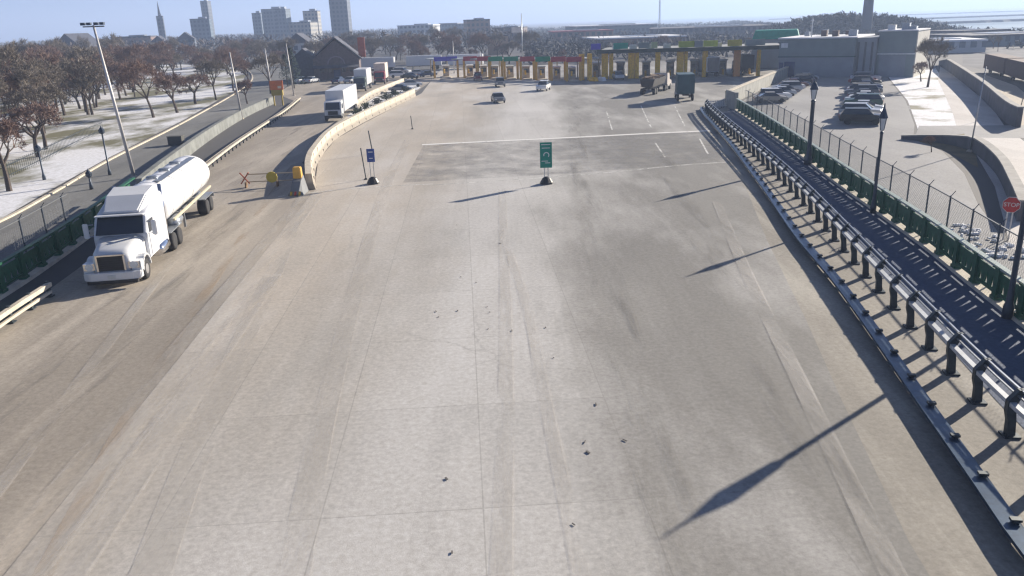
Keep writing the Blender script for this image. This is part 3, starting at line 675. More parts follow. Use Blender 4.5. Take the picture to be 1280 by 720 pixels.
GR, GLF = 'cars parked along the right of the car park', 'cars parked against the concrete wall'
hd = math.atan2(-30, 69)
ax = Vector((30, 69)).normalized(); cr = Vector((69, -30)).normalized(); base = Vector((39.6, 89.8))
rowR = [('suv', 'black', 0, 'black high car nearest the fence in the right row'), ('sedan', 'tan', 2.8, 'tan car beside the nearest black one'), ('suv', 'silver', 5.6, 'silver high car, third from the near end of the right row'), ('sedan', 'grey', 8.6, 'grey saloon with a long shadow, fourth in the right row'),
        ('suv', 'green', 17.5, 'dark green high car alone after the gap in the right row'), ('sedan', 'silver', 21.5, 'silver saloon just behind the dark green car'), ('sedan', 'black', 28, 'black saloon in the middle of the right row'), ('suv', 'grey', 32, 'grey high car behind the black saloon'),
        ('sedan', 'white', 38, 'white saloon in the far half of the right row'), ('sedan', 'blue', 43, 'dark blue saloon behind the white one'), ('suv', 'black', 50, 'black high car near the building corner'), ('sedan', 'red', 55, 'red saloon close to the building corner'), ('suv', 'silver', 60, 'silver high car last in the right row by the building')]
rowR += [('sedan', 'silver', 11.5, 'silver saloon on the near side of the gap in the right row'), ('sedan', 'white', 24.8, 'white saloon between the silver and black ones in the right row'), ('suv', 'tan', 35, 'tan high car between the grey high car and the white saloon'), ('sedan', 'grey', 46.5, 'grey saloon behind the dark blue one in the right row'), ('sedan', 'white', 63.2, 'white saloon at the very end of the right row by the wall')]
for kd, c_, s_, lb in rowR:
    p = base+ax*s_+cr*random.uniform(-.4, .4); put_car(kd, c_, p, math.atan2(cr.y, cr.x)-math.pi/2+math.pi*(random.random() < .7)+R(random.uniform(-3, 3)), lb, GR)
base2 = Vector((37.2, 115.8)); ax2 = Vector((20.5, 41.5)).normalized()
rowL = [('sedan', 'tan', 0, 'tan saloon nearest the wall end behind the fence'), ('suv', 'white', 3.0, 'white high car second from the near end by the wall'), ('sedan', 'black', 6.2, 'black saloon by the wall after the white high car'), ('sedan', 'silver', 9.2, 'silver saloon by the wall, fourth from the fence'),
        ('sedan', 'grey', 12.4, 'grey saloon by the wall, fifth from the fence'), ('suv', 'silver', 16, 'silver high car in the middle of the wall row'), ('sedan', 'white', 20, 'white saloon in the middle of the wall row'), ('sedan', 'maroon', 24.5, 'dark red saloon in the far half of the wall row'), ('suv', 'black', 29, 'black high car in the far half of the wall row'), ('sedan', 'white', 35, 'white saloon last but one before the grey building'), ('sedan', 'silver', 40, 'pale silver saloon last by the grey building wall')]
rowL += [('sedan', 'blue', 26.8, 'dark blue saloon in the far half of the wall row'), ('suv', 'grey', 32, 'grey high car between the black high car and white saloon by the wall'), ('sedan', 'black', 37.6, 'black saloon between the last white and silver ones by the wall')]
for kd, c_, s_, lb in rowL:
    p = base2+ax2*s_+Vector((.4, 0)); put_car(kd, c_, p, math.atan2(cr.y, cr.x)-math.pi/2+R(12)+math.pi*(random.random() < .5), lb, GLF)
put_car('sedan', 'grey', (-1.2, 130.1), R(8), 'small dark grey car driving alone across the plaza with a thin shadow', name='moving_car')
put_car('suv', 'grey', (-1.0, 163), R(3), 'dark grey high car just leaving the green signed booths', name='moving_car')
put_car('suv', 'white', (7.0, 150), R(-14), 'white high car crossing the plaza right of the dark cars', name='moving_car')
put_car('suv', 'red', (-6.0, 184), R(2), 'red high car at the booth under the first green sign', name='moving_car')
put_car('suv', 'silver', (23.5, 171), R(0), 'silver high car between the first yellow columns', name='moving_car')
for i, (x, y, c_, lb) in enumerate([(-48, 195, 'white', 'white car left of the dark gabled house front'), (-45.4, 194.5, 'silver', 'silver car beside the white one at the gabled house'), (-38.2, 190, 'blue', 'dark blue car in front of the gabled house'), (-35.2, 188.5, 'silver', 'silver car parked right of the dark blue one by the house'), (-32.2, 188, 'grey', 'grey car at the right corner of the gabled house')]):
    put_car('sedan', c_, (x, y), R(160+i*3), lb, 'cars parked before the gabled house')
q = 0
queue = [(-20, 158, 'grey'), (-19.4, 170, 'silver'), (-22.5, 196, 'black'), (-26, 203, 'white'), (-22, 210, 'silver'), (-19, 203, 'blue'), (-30, 208, 'grey'), (-27, 218, 'silver'), (-33, 216, 'white')]
qn = ['grey car on the near edge of the jumbled parking behind the median', 'silver car behind the shrubs left of the first booth', 'black car left of the blue booth awning', 'white car in the jumble left of the booths', 'silver car far left behind the blue awning booth', 'dark blue car tight beside the blue awning booth', 'grey car behind the red truck', 'silver car deep behind the red truck', 'white car at the back left of the jumble']
for (x, y, c_), lb in zip(queue, qn): put_car('suv' if x < -24 else 'sedan', c_, (x, y), R(random.uniform(50, 120)), lb, 'cars parked left of the booths')
put_car('sedan', 'white', (30.5, 46+16), R(20), 'x') if False else None
put_car('sedan', 'grey', (48.5, 77.0), R(-62), 'dark car turning on the side road next to the patchy snow', name='moving_car') if False else None

def box_truck(loc, rz, label, cabm, boxm, L=7.5, H=3.9, rearm=None, name='box_truck', sign=1):
    """front towards -y local"""
    t = thing(name, label, 'truck', (*loc, .03), rz)
    MB().box((0, 1.6+L/2, (H+1.1)/2), (2.5, L, H-1.1)).build('cargo_box', boxm, t, bevel=.05)
    mb = MB(); mb.loft([[(sx*1.15, y, z) for y, z in ((-.6, .55), (-.7, 1.5), (-.35, 2.55), (1.3, 2.75), (1.3, .55))] for sx in (-1, 1)]); c = mb.build('cab', cabm, t, bevel=.06)
    mb = MB(); mb.add([(-.98, -.69, 1.56), (.98, -.69, 1.56), (.92, -.385, 2.46), (-.92, -.385, 2.46)], [(0, 1, 2, 3)]); mb.prism([(-.98, -.72, 1.56), (.98, -.72, 1.56), (.92, -.41, 2.46), (-.92, -.41, 2.46)], (0, .02, .01)); mb.build('windshield', GLASS, c)
    for sx in (-1, 1): MB().box((sx*1.153, .4, 1.95), (.02, .9, .6)).build('side_window', GLASS, c)
    MB().box((0, -.78, .62), (2.3, .16, .36)).build('bumper', BLACK, t); MB().box((0, -.735, 1.15), (1.3, .06, .5)).build('grille', BLACK, t)
    for sx in (-1, 1): MB().box((sx*.92, -.74, .95), (.3, .08, .2)).build('headlight', LGLASS, t)
    MB().box((0, 1.6+L/2, .95), (.9, L, .22)).build('chassis', BLACK, t)
    if rearm: MB().box((0, 1.6+L+.02, (H+1.1)/2), (2.36, .06, H-1.3)).build('rear_door', rearm, t)
    for y in (.2, L-.6, L+.5):
        for sx in (-1, 1): wheel(t, sx*1.08, y, .5, .3)
    return t
box_truck((-23.4, 111.0), R(2), 'white cab truck with white box body in the lane beside the median barrier', WHITE, WHITE, 13, 3.9)
TG = M('cab_greengrey', (.10, .14, .13), .4)
box_truck((-28.7, 163), R(2), 'white box truck with dark cab front queuing behind the first white truck', TG, WHITE, 8, 4.1)
box_truck((-27.6, 182), R(3), 'red cab truck with pale box queuing ahead of the gabled house', M('cab_red', (.26, .02, .04), .4), M('box_cream', (.7, .6, .5), .5), 7, 4.3)
t0 = box_truck((28.2, 127.6), R(172), 'dark teal box truck seen from behind, beside the start of the rails', WHITE, TSGREEN, 5.0, 3.9, TSGREEN)
t0.location = (27.6, 127.6, .03)
box_truck((42.5, 178), R(180), 'white trailer truck seen from behind inside the canopy lane', WHITE, WHITE, 8, 4.0, M('door_greybrown', (.2, .17, .14), .6))
box_truck((50.5, 179), R(180), 'dark truck seen from behind in the last canopy lane', BLACK, M('box_dark', (.03, .035, .045), .5), 6, 4.0)
# dump / flatbed trailer truck in the middle distance
t = thing('flatbed_truck', 'dark rusty side dump trailer truck with pale cab heading for the canopy', 'truck', (23.0, 133.5, .03), R(-24))
MB().box((0, 4.5, 1.05), (1.0, 10, .25)).build('chassis', BLACK, t)
mb = MB(); mb.loft([[(-1.25, y, 2.5), (-.9, y, 1.25), (.9, y, 1.25), (1.25, y, 2.5)] for y in (.2, 8.6)]); mb.build('dump_body', M('dump_dark', (.05, .045, .04), .6), t)
mb = MB()
for i in range(60): mb.box((random.uniform(-.9, .9), random.uniform(.6, 8.2), 2.45+random.uniform(-.05, .28)), (random.uniform(.3, .8), random.uniform(.5, 1.4), random.uniform(.1, .3)), random.uniform(0, 3))
tag(mb.build('load', RUST, t))
mb = MB(); mb.loft([[(sx*1.15, y, z) for y, z in ((9.6, .6), (9.6, 2.9), (11.2, 2.8), (11.6, 1.7), (12.9, 1.5), (13, .6))] for sx in (-1, 1)]); c = mb.build('cab', M('cab_cream', (.6, .55, .5), .4), t, bevel=.05)
MB().box((0, 9.58, 2.3), (1.5, .03, .5)).build('rear_window', GLASS, c)
for i in range(5): MB().box((0, .15, 1.35+i*.22), (2.2, .05, .05)).build('tail_slat', RUST, t)
for y in (1.0, 2.2, 8.4, 9.6, 12.0):
    for sx in (-1, 1): wheel(t, sx*1.0, y, .5, .45, True)
for i, (x, y, rz) in enumerate(((-36, 235, 88), (-23, 238, 92), (-11, 236, 85))):
    lb = ('white box trailer at the left of three behind the gabled house', 'white box trailer in the middle of three behind the jumble of cars', 'white box trailer nearest the booths behind the blue awning')[i]
    t = thing('box_trailer', lb, 'trailer', (x, y, 0), R(rz)); MB().box((0, 0, 2.5), (2.5, 10, 2.7)).build('cargo_box', WHITE, t); MB().box((0, 0, 1.05), (1.2, 9.6, .2)).build('chassis', BLACK, t)
    for yy in (-3.8, -2.6):
        for sx in (-1, 1): wheel(t, sx*1.05, yy, .5, .3)
    MB().box((0, 3.2, .55), (1.6, .2, 1.1)).build('landing_leg', BLACK, t)

# the tanker
tk = thing('tanker_truck', 'white conventional tractor pulling a shiny white tank trailer in the left lane', 'tanker truck', (-19.9, 38.2, .03), R(8.2)); tk.scale = (1.14, 1.0, 1.03)
# tractor (front at y=0, going +y to the rear)
def loftx(secs): return MB().loft([[(x, y, z) for x, z in s_] for y, s_ in secs])
def sec(hw, z0, z1, ch=.18):
    q = [(hw-ch+ch*math.cos(R(a)), z1-ch+ch*math.sin(R(a))) for a in (0, 22, 45, 67, 90)]
    return [(-hw, z0), (hw, z0)]+q+[(-x, z) for x, z in reversed(q)]
loftx([(.25, sec(.72, .75, 1.50, .3)), (.40, sec(.78, .75, 1.68, .32)), (.75, sec(.84, .75, 1.80, .34)), (1.3, sec(.90, .75, 1.90, .36)), (2.35, sec(1.03, .75, 2.08, .36))]).build('hood', WHITE, tk, True)
c = loftx([(2.3, sec(1.15, .8, 2.1, .15)), (2.85, sec(1.14, .8, 2.98, .2)), (3.2, sec(1.14, .8, 3.10, .2)), (4.2, sec(1.16, .8, 3.3, .2)), (5.9, sec(1.18, .8, 3.65, .2)), (6.1, sec(1.16, .8, 3.6, .2))]).build('cab', M('cab_white_shade', (.62, .64, .68), .3), tk, bevel=.03)  # white dulled towards blue: shade of the cab front put into the paint
# roof fairing
loftx([(3.0, [(-.85, 3.06), (.85, 3.06), (.75, 3.16), (-.75, 3.16)]), (4.3, [(-1.05, 3.2), (1.05, 3.2), (.9, 3.75), (-.9, 3.75)]), (5.9, [(-1.1, 3.4), (1.1, 3.4), (.95, 3.95), (-.95, 3.95)])]).build('roof_fairing', WHITE, tk, bevel=.05)
mb = MB(); mb.prism([(-1.03, 2.24, 2.14), (1.03, 2.24, 2.14), (.98, 2.80, 2.93), (-.98, 2.80, 2.93)], (0, .04, .02)); mb.build('windshield', GLASS, c)
MB().box((0, 2.45, 2.55), (.05, .62, .05)).build('windshield_divider', BLACK, c) if False else None
MB().box((0, 2.72, 3.02), (2.1, .25, .06)).build('sun_visor', WHITE, c)
for sx in (-1, 1):
    MB().box((sx*1.155, 3.25, 2.35), (.03, .85, .62)).build('side_window', GLASS, c)
    d = MB().box((sx*1.160, 3.25, 1.45), (.02, 1.05, 1.1)).build('door', WHITE, c); MB().box((sx*1.185, 3.65, 1.7), (.03, .2, .05)).build('handle', CHROME, d)
    mi = MB().box((sx*1.48, 2.5, 2.35), (.22, .14, .75)).build('mirror', WHITE, tk, bevel=.03); MB().tube((sx*1.15, 2.6, 2.65), (sx*1.48, 2.5, 2.65), .025, n=6).build('mirror_arm', CHROME, mi); MB().tube((sx*1.15, 2.6, 2.05), (sx*1.48, 2.5, 2.05), .025, n=6).build('lower_arm', CHROME, mi)
    MB().tube((sx*1.05, 6.35, 1.0), (sx*1.05, 6.35, 3.9), .09, n=10).build('exhaust_stack', CHROME, tk, True)
    MB().lathe((sx*.98, 4.1, .75), [(.32, 0), (.34, .05), (.34, 1.5), (.32, 1.55)], 16, 'y').build('fuel_tank', CHROME, tk, True)
    mb = MB()
    for k in range(9):
        a0 = R(175-k*19); a1 = R(175-(k+1)*19); mb.prism([(sx*.80, 1.35+.62*math.cos(a0)*1.0, .55+.66*math.sin(a0)), (sx*.80, 1.35+.62*math.cos(a1), .55+.66*math.sin(a1)), (sx*.80, 1.35+.72*math.cos(a1), .55+.78*math.sin(a1)), (sx*.80, 1.35+.72*math.cos(a0), .55+.78*math.sin(a0))], (sx*.42, 0, 0))
    mb.box((sx*1.0, .55, .95), (.42, .5, .5)); mb.build('fender', WHITE, tk, bevel=.02)
    h = MB().lathe((sx*.93, .26, 1.05), [(.17, -.05), (.19, 0), (.12, .05)], 12, 'y').build('headlight', LGLASS, tk); 
    MB().box((sx*.93, .30, 1.05), (.46, .12, .32)).build('bezel', CHROME, h)
    wheel(tk, sx*1.02, 1.35, .52, .30)
    for y in (7.0, 8.3): wheel(tk, sx*.95, y, .52, .55, True)
    for y in (16.4, 17.7): wheel(tk, sx*.95, y, .52, .55, True)
    MB().box((sx*1.0, 5.2, .7), (.4, 1.0, .5)).build('step_box', WHITE, tk, bevel=.03)
    MB().box((sx*.95, 17.05, 1.14), (.6, 2.7, .05)).build('trailer_fender', GALV, tk); MB().box((sx*.95, 7.65, 1.14), (.6, 2.6, .05)).build('mudguard', GALV, tk)
    MB().box((sx*.6, 12.5, .7), (.12, .12, 1.2)).build('landing_leg', GALV, tk)
g = MB().box((0, .235, 1.18), (1.06, .06, .72)).build('grille', BLACK, tk); 
for k in range(6): MB().box((0, .20, .9+k*.11), (1.0, .02, .025)).build('grille_bar', BLACK, g)
mb = MB()
for sx in (-1, 1): mb.box((sx*.57, .23, 1.18), (.08, .09, .86))
mb.box((0, .23, 1.58), (1.2, .09, .07)); mb.build('surround', CHROME, g)
MB().box((0, .12, .30), (2.1, .25, .16)).build('air_dam', BLACK, tk)
loftx([(.0, [(-.9, .38), (.9, .38), (.9, .78), (-.9, .78)]), (.18, [(-1.2, .38), (1.2, .38), (1.2, .78), (-1.2, .78)]), (.5, [(-1.22, .38), (1.22, .38), (1.22, .7), (-1.22, .7)])]).build('bumper', WHITE, tk, bevel=.04)
MB().box((0, -.02, .56), (.34, .03, .17)).build('licence_plate', M('plate', (.6, .62, .6), .5), tk)
MB().box((0, 6.5, .9), (.85, 9.5, .25)).build('chassis', BLACK, tk)
MB().box((0, 14, 1.1), (.9, 9.5, .2)).build('trailer_frame', GALV, tk)
prof = [(.05, 6.62), (.6, 6.68), (1.0, 6.85), (1.17, 7.15), (1.20, 7.5), (1.20, 18.4), (1.17, 18.75), (1.0, 19.0), (.6, 19.15), (.05, 19.2)]
tank = MB().lathe((0, 0, 2.52), prof, 40, 'y').build('tank', TANKM, tk, True)
for y in (8.2, 10.8, 13.4, 16, 18): MB().lathe((0, 0, 2.52), [(1.205, y-.05), (1.225, y-.05), (1.225, y+.05), (1.205, y+.05)], 40, 'y').build('band', TANKM, tank)
for y in (9.5, 12.3, 15): MB().lathe((0, y, 3.70), [(.3, 0), (.3, .12), (.22, .17)], 14).build('hatch', GALV, tank)
mb = MB(); mb.box((.5, 13, 3.72), (.4, 9, .03)); mb.build('walkway', GALV, tank)
for sx in (-1, 1): MB().box((sx*1.12, 13.2, 1.55), (.1, 10.6, .12)).build('side_rail', M('rail_tan', (.55, .5, .36), .5), tk)
MB().box((0, 19.1, .85), (2.3, .1, .2)).build('rear_bumper', GALV, tk)
mb = MB(); mb.lathe((.9, 8.2, 1.25), [(.28, 0), (.28, 1.6)], 12, 'y'); mb.build('hose_tube', GALV, tk, True)
for y in (10.4, 14.8): MB().box((0, y, 1.3), (1.7, .25, .4)).build('cradle', GALV, tk)

# ------------------------------------------------------------ toll plaza
def booth(loc, rz, awn, label, W=3.4, H=4.1, group='toll booths with coloured awnings'):
    t = thing('toll_booth', label, 'booth', (*loc, .03), rz, group)
    MB().box((0, 0, .12), (1.9, 7.5, .24)).build('island', CONCW, t)
    MB().box((0, 0, 1.45), (1.4, 3.0, 2.4)).build('wall', CREAM, t); 
    for sx in (-1, 1): MB().box((sx*.71, 0, 1.8), (.03, 2.2, .9)).build('window', GLASS, t)
    MB().box((0, -1.51, 1.8), (1.0, .03, .9)).build('window', GLASS, t)
    MB().box((0, 0, 2.72), (1.7, 3.6, .14)).build('roof', WPAINT, t)
    for sx in (-1, 1): MB().box((sx*(W/2-.35), -3.0, H/2), (.5, .4, H)).build('column', M('booth_yellow', (.72, .40, .05), .7), t)
    a = MB().box((0, -3.3, H+.25), (W*.88, .25, 1.0)).build('lane_sign', awn, t)
    MB().lathe((-.5, -3.45, 1.1), [(.2, 0), (.2, .9), (.05, 1.0)], 8).build('bollard', YELLOW, t)
    return t
aw = [(BLUE, 'blue'), (M('awning_red', (.40, .04, .06), .6), 'red'), (0, 'red'), (TEAL, 'green'), (0, 'green'), (0, 'red'), (0, 'green'), (0, 'red'), (0, 'red')]
awm = {'blue': M('awning_violet', (.07, .05, .45), .5), 'red': aw[1][0], 'green': M('awning_green', (0, .26, .13), .6)}
names = ['blue', 'red', 'red', 'green', 'green', 'red', 'green', 'red', 'red']
wds = ['first toll booth from the left, under a blue awning', 'second booth from the left, red awning next to the blue one', 'third booth from the left, red awning before the green ones', 'fourth booth from the left, first of two green awnings side by side', 'fifth booth from the left, right of two neighbouring green awnings', 'sixth booth from the left, red awning between two green ones', 'seventh booth from the left, single green awning between red ones', 'eighth booth from the left, red awning left of a red neighbour', 'ninth booth from the left, red awning beside the yellow columns']
pxs = [557, 587, 604, 618, 637, 657, 676, 695, 714]
for i, px in enumerate(pxs):
    y_ = 199-25*(i/8); p = gp(px, 80); x_ = p.x/p.y*y_
    booth((x_, y_), R(5), awm[names[i]], wds[i], W=3.6 if names[i] != 'blue' else 6.2)
t = thing('booth_canopy', 'low pale flat canopy spanning above the left row of booths', 'canopy', (0, 0, 0))
MB().prism([(-19, 200.5, 4.12), (19.5, 172.5, 4.12), (20.5, 176.5, 4.12), (-18, 204.5, 4.12)], (0, 0, .25)).build('roof', M('canopy_pale', (.42, .46, .46), .6), t)
for k in range(10): MB().box((-18+38*k/9, 203-27*k/9, 2.2), (.25, .25, 4.4)).build('column', M('booth_post', (.36, .30, .22), .7), t)
# main canopy
cy0, cy1 = 170.0, 190.0
t = thing('toll_canopy', 'large dark green edged flat canopy on yellow columns over the truck lanes', 'canopy')
MB().prism([(19.5, 173.5, 5.4), (56.5, 165.5, 5.4), (61, 186, 5.4), (24, 194, 5.4)], (0, 0, .35)).build('roof', M('canopy_grey', (.3, .31, .3), .7), t)
MB().prism([(19.3, 173.2, 5.25), (56.6, 165.2, 5.25), (56.6, 165.0, 5.25), (19.3, 173.0, 5.25)], (0, 0, .75)).build('fascia', ROOFG, t)
MB().prism([(56.8, 165.0, 5.25), (57.0, 165.0, 5.25), (61.5, 186, 5.25), (61.3, 186, 5.25)], (0, 0, .75)).build('side_fascia', ROOFG, t)
def can_pt(px, back=1.0):
    p = gp(px, 80); s_ = p.x/p.y      # line y = 173.2-(x-19.3)*.2145
    y = (173.2+19.3*.2145+back)/(1+.2145*s_); return (s_*y, y)
for px, wd in ((727, 1.3), (737, 1.1), (756, 1.5), (764, .9), (789, 1.5), (796, .9), (822, 1.1), (850, 1.5), (857, .7), (881, 1.1), (921, 1.4), (948, .7)):
    x, y = can_pt(px, 1.2 if px > 750 else -1.5)
    MB().box((x, y, 2.7), (wd*.85, .9, 5.3)).build('column', YELLOW if px != 921 else M('column_orange', (.62, .25, .05), .6), t)
for px, wd, mt in ((745, 2, M('awning_violet', (.07, .05, .45))), (776, 3.0, TEAL), (805, 2.2, MGREEN), (818, 1.2, M('panel_dull', (.3, .36, .2), .6)), (858, 3.2, YGREEN), (888, 2.8, YGREEN), (918, 2.8, M('panel_yellow', (.5, .42, .05), .6)), (943, 4, MGREEN), (873, 1.6, MGREY)):
    x, y = can_pt(px, 1.6); MB().box((x, y+.5, 6.6), (wd, .5, 1.2)).build('roof_panel', mt, t)
for k in range(9):
    x, y = can_pt(770+k*21, 6); MB().box((x, y, 6.2), (1.4, 1.4, .9)).build('roof_unit', GALV, t)
for i, px in enumerate((746, 776, 808, 838, 868, 903, 935)):
    x, y = can_pt(px, 8)
    wn = ['leftmost', 'second', 'third', 'fourth', 'fifth', 'sixth', 'rightmost'][i]
    bt = thing('toll_booth', wn+' booth from the left under the green edged canopy', 'booth', (x, y, .03), R(-12), 'booths under the large canopy')
    MB().box((0, 0, .12), (2.0, 9, .24)).build('island', CONCW, bt); MB().box((0, 0, 1.6), (1.6, 3.2, 2.7)).build('wall', CREAM, bt); MB().box((0, 0, 3.05), (2.0, 3.8, .2)).build('roof', WPAINT, bt)
    for sx in (-1, 1): MB().box((sx*.81, 0, 2.0), (.03, 2.3, .9)).build('window', GLASS, bt)
    MB().box((0, -1.61, 2.0), (1.1, .03, .9)).build('window', GLASS, bt); MB().lathe((0, -4.0, .2), [(.25, 0), (.25, 1.1), (.1, 1.25)], 8).build('bollard', YELLOW, bt)
# plaza kerb humps and yellow cushion near the first yellow columns
for i, px in enumerate((742, 752)):
    x, y = can_pt(px, -5); o = MB().box((x, y, .45), (1.1, 2.2, .8), R(30), .7).build('crash_cushion', (YELLOW, WHITE)[i], bevel=.08); tag(o, ('low yellow crash cushion before the first yellow columns', 'low white crash cushion beside the yellow one at the canopy')[i], 'crash cushion')

# ------------------------------------------------------------ buildings
def windows(parent, x0, x1, z0, z1, y, n, rows, mat=GLASS, d=.03):
    for r_ in range(rows):
        for k in range(n):
            w_ = (x1-x0)/n; h = (z1-z0)/rows
            MB().box((x0+w_*(k+.5), y-d, z0+h*(r_+.5)), (w_*.6, .06, h*.55)).build('window', mat, parent)
b1 = thing('metal_building', 'low grey green metal building with blue doors at the end of the car park', 'building', (54.0, 163.2, 0), R(-33))
MB().box((7, 9, 1.9), (14, 18, 3.8)).build('lower_wall', MGREY, b1); MB().box((7, 9, 5.55), (14.06, 18.06, 3.3)).build('upper_wall', MGREEN, b1)
MB().box((7, 9, 3.85), (14.2, 18.2, .18)).build('band', M('band_dark', (.05, .09, .08), .6), b1)
MB().box((7, 9, 7.3), (14.6, 18.6, .24)).build('roof', SNOWM, b1)
MB().box((2.2, -.05, 1.5), (2.0, .1, 2.9)).build('door', DBLUE, b1); MB().box((.6, -.05, 1.5), (.8, .1, 2.6)).build('door', DBLUE, b1)
MB().box((1.0, -.05, 6.0), (1.3, .1, .9)).build('window', LGLASS, b1)
for x, y in ((4, 5), (7, 6), (9.5, 4), (11, 8), (6, 11), (12.5, 5)): MB().box((x, y, 7.42+.55), (random.uniform(.8, 1.8), 1.2, random.uniform(.7, 1.4))).build('roof_unit', (GALV, BRICK)[int(x) % 2], b1)
MB().lathe((5.0, 4, 7.4), [(.12, 0), (.12, 2.9), (.3, 3.0), (.05, 3.6)], 8).build('vent_pipe', WPAINT, b1)
b2 = thing('metal_building', 'grey green block with sunlit cream side wall and roller door right of the low building', 'building', (66.2, 156.4, 0), R(-36))
MB().box((1.8, 6, 3.6), (3.6, 12, 7.2)).build('stair_tower', MGREY, b2); 
for x in (.5, 1.7, 2.9): MB().box((x, -.03, 3.4), (.35, .08, 6.0)).build('tower_fin', M('fin_dark', (.12, .12, .12), .6), b2)
MB().box((6.9, 7, 4.1), (6.4, 12, 8.2)).build('main_wall', MGREEN, b2); MB().box((6.9, 1.05-.1, 4.2), (6.5, .2, .22)).build('canopy_strip', WPAINT, b2)
MB().box((6.4, .96, 2.0), (4.6, .06, 3.9)).build('roller_door', MGREY, b2); MB().box((6.9, 7, 8.3), (6.8, 12.4, .2)).build('roof', SNOWM, b2)
MB().box((10.2, 7, 4.0), (.16, 12, 8.0)).build('white_side', M('side_cream', (.6, .58, .5), .7), b2)
for x, z in ((5.2, .9), (7.6, 1.2), (8.8, .6)): MB().box((x, 4, 8.4+z/2), (1.3, 1.3, z)).build('roof_unit', (WPAINT, GALV)[x > 6], b2)
t = thing('teal_shed', 'teal green shed roof showing behind the left end of the metal building', 'building', (64, 196, 0), R(-20))
MB().box((0, 0, 3.2), (10, 8, 6.4)).build('wall', MGREY, t); MB().loft([[(-5.2, y, 6.4), (5.2, y, 6.4), (4.6, y, 8.4), (-4.6, y, 8.4)] for y in (-4.2, 4.2)]).build('roof', TEAL, t)
# dark gabled house
t = thing('gabled_house', 'dark gabled brick house with a red chimney facing the truck lane', 'house', (-41, 203, 0), R(8))
MB().prism([(-5.5, 0, 0), (5.5, 0, 0), (5.5, 0, 5.0), (0, 0, 9.4), (-5.5, 0, 5.0)], (0, 14, 0)).build('wall', BRICK, t)
rf = MB(); rf.prism([(-6.2, -.6, 4.6), (0, -.6, 9.75), (0, -.6, 10.1), (-6.3, -.6, 4.9)], (0, 15.2, 0)); rf.prism([(6.2, -.6, 4.6), (0, -.6, 9.75), (0, -.6, 10.1), (6.3, -.6, 4.9)], (0, 15.2, 0)); rfo = rf.build('roof', SLATE, t)
MB().box((6.3, 3.5, 7.4), (1.7, 1.3, 4.6)).build('chimney', M('chimney_red', (.42, .12, .08), .8), rfo)
MB().prism([(-11.5, 3, 0), (-5.5, 3, 0), (-5.5, 3, 5.5), (-8, 3, 7.6), (-11.5, 3, 4.8)], (0, 9, 0)).build('side_wing', SLATE, t)
mb = MB()
for k in range(6): a0, a1 = R(180-k*30), R(150-k*30); mb.prism([(2.2*math.cos(a0), -.08, 3.7+2.0*math.sin(a0)), (2.2*math.cos(a1), -.08, 3.7+2.0*math.sin(a1)), (1.9*math.cos(a1), -.08, 3.7+1.7*math.sin(a1)), (1.9*math.cos(a0), -.08, 3.7+1.7*math.sin(a0))], (0, .06, 0))
mb.build('arch_trim', M('trim_mauve', (.22, .19, .22), .7), t); MB().box((0, -.05, 1.2), (1.6, .1, 2.4)).build('door', DBLUE, t)
for x in (-3.6, -1.7, 1.7, 3.6): MB().box((x, -.04, 2.6), (1.0, .1, 1.5)).build('window', GLASS, t)
MB().prism([(-5.5, -2.6, 2.9), (5.5, -2.6, 2.9), (5.5, -.1, 3.4), (-5.5, -.1, 3.4)], (0, 0, .15)).build('porch_roof', SLATE, t)

# facade pattern for far blocks
def facade(name, wallc, winc, sx=.35, sz=.33):
    ma, nt, b = newmat(name); tc = N(nt, 'TexCoord'); sp = N(nt, 'SeparateXYZ'); nt.links.new(tc.outputs['Object'], sp.inputs[0])
    ad = N(nt, 'Math', operation='ADD'); nt.links.new(sp.outputs[0], ad.inputs[0]); nt.links.new(sp.outputs[1], ad.inputs[1]); out = []
    for s_, k in ((ad.outputs[0], sx), (sp.outputs[2], sz)):
        m1 = N(nt, 'Math', operation='MULTIPLY'); nt.links.new(s_, m1.inputs[0]); m1.inputs[1].default_value = k
        fr = N(nt, 'Math', operation='FRACT'); nt.links.new(m1.outputs[0], fr.inputs[0]); gt = N(nt, 'Math', operation='GREATER_THAN'); nt.links.new(fr.outputs[0], gt.inputs[0]); gt.inputs[1].default_value = .45; out.append(gt.outputs[0])
    mu = N(nt, 'Math', operation='MULTIPLY'); nt.links.new(out[0], mu.inputs[0]); nt.links.new(out[1], mu.inputs[1])
    nt.links.new(mix(nt, mu.outputs[0], wallc, winc), b.inputs['Base Color']); b.inputs['Roughness'].default_value = .6; return ma
FA = [facade('facade_slate', (.10, .12, .16), (.03, .05, .08)), facade('facade_buff', (.36, .34, .30), (.10, .12, .15)), facade('facade_blue', (.12, .17, .22), (.05, .08, .12)), facade('facade_brick', (.20, .13, .11), (.06, .06, .07)), facade('facade_white', (.55, .56, .56), (.15, .18, .22))]
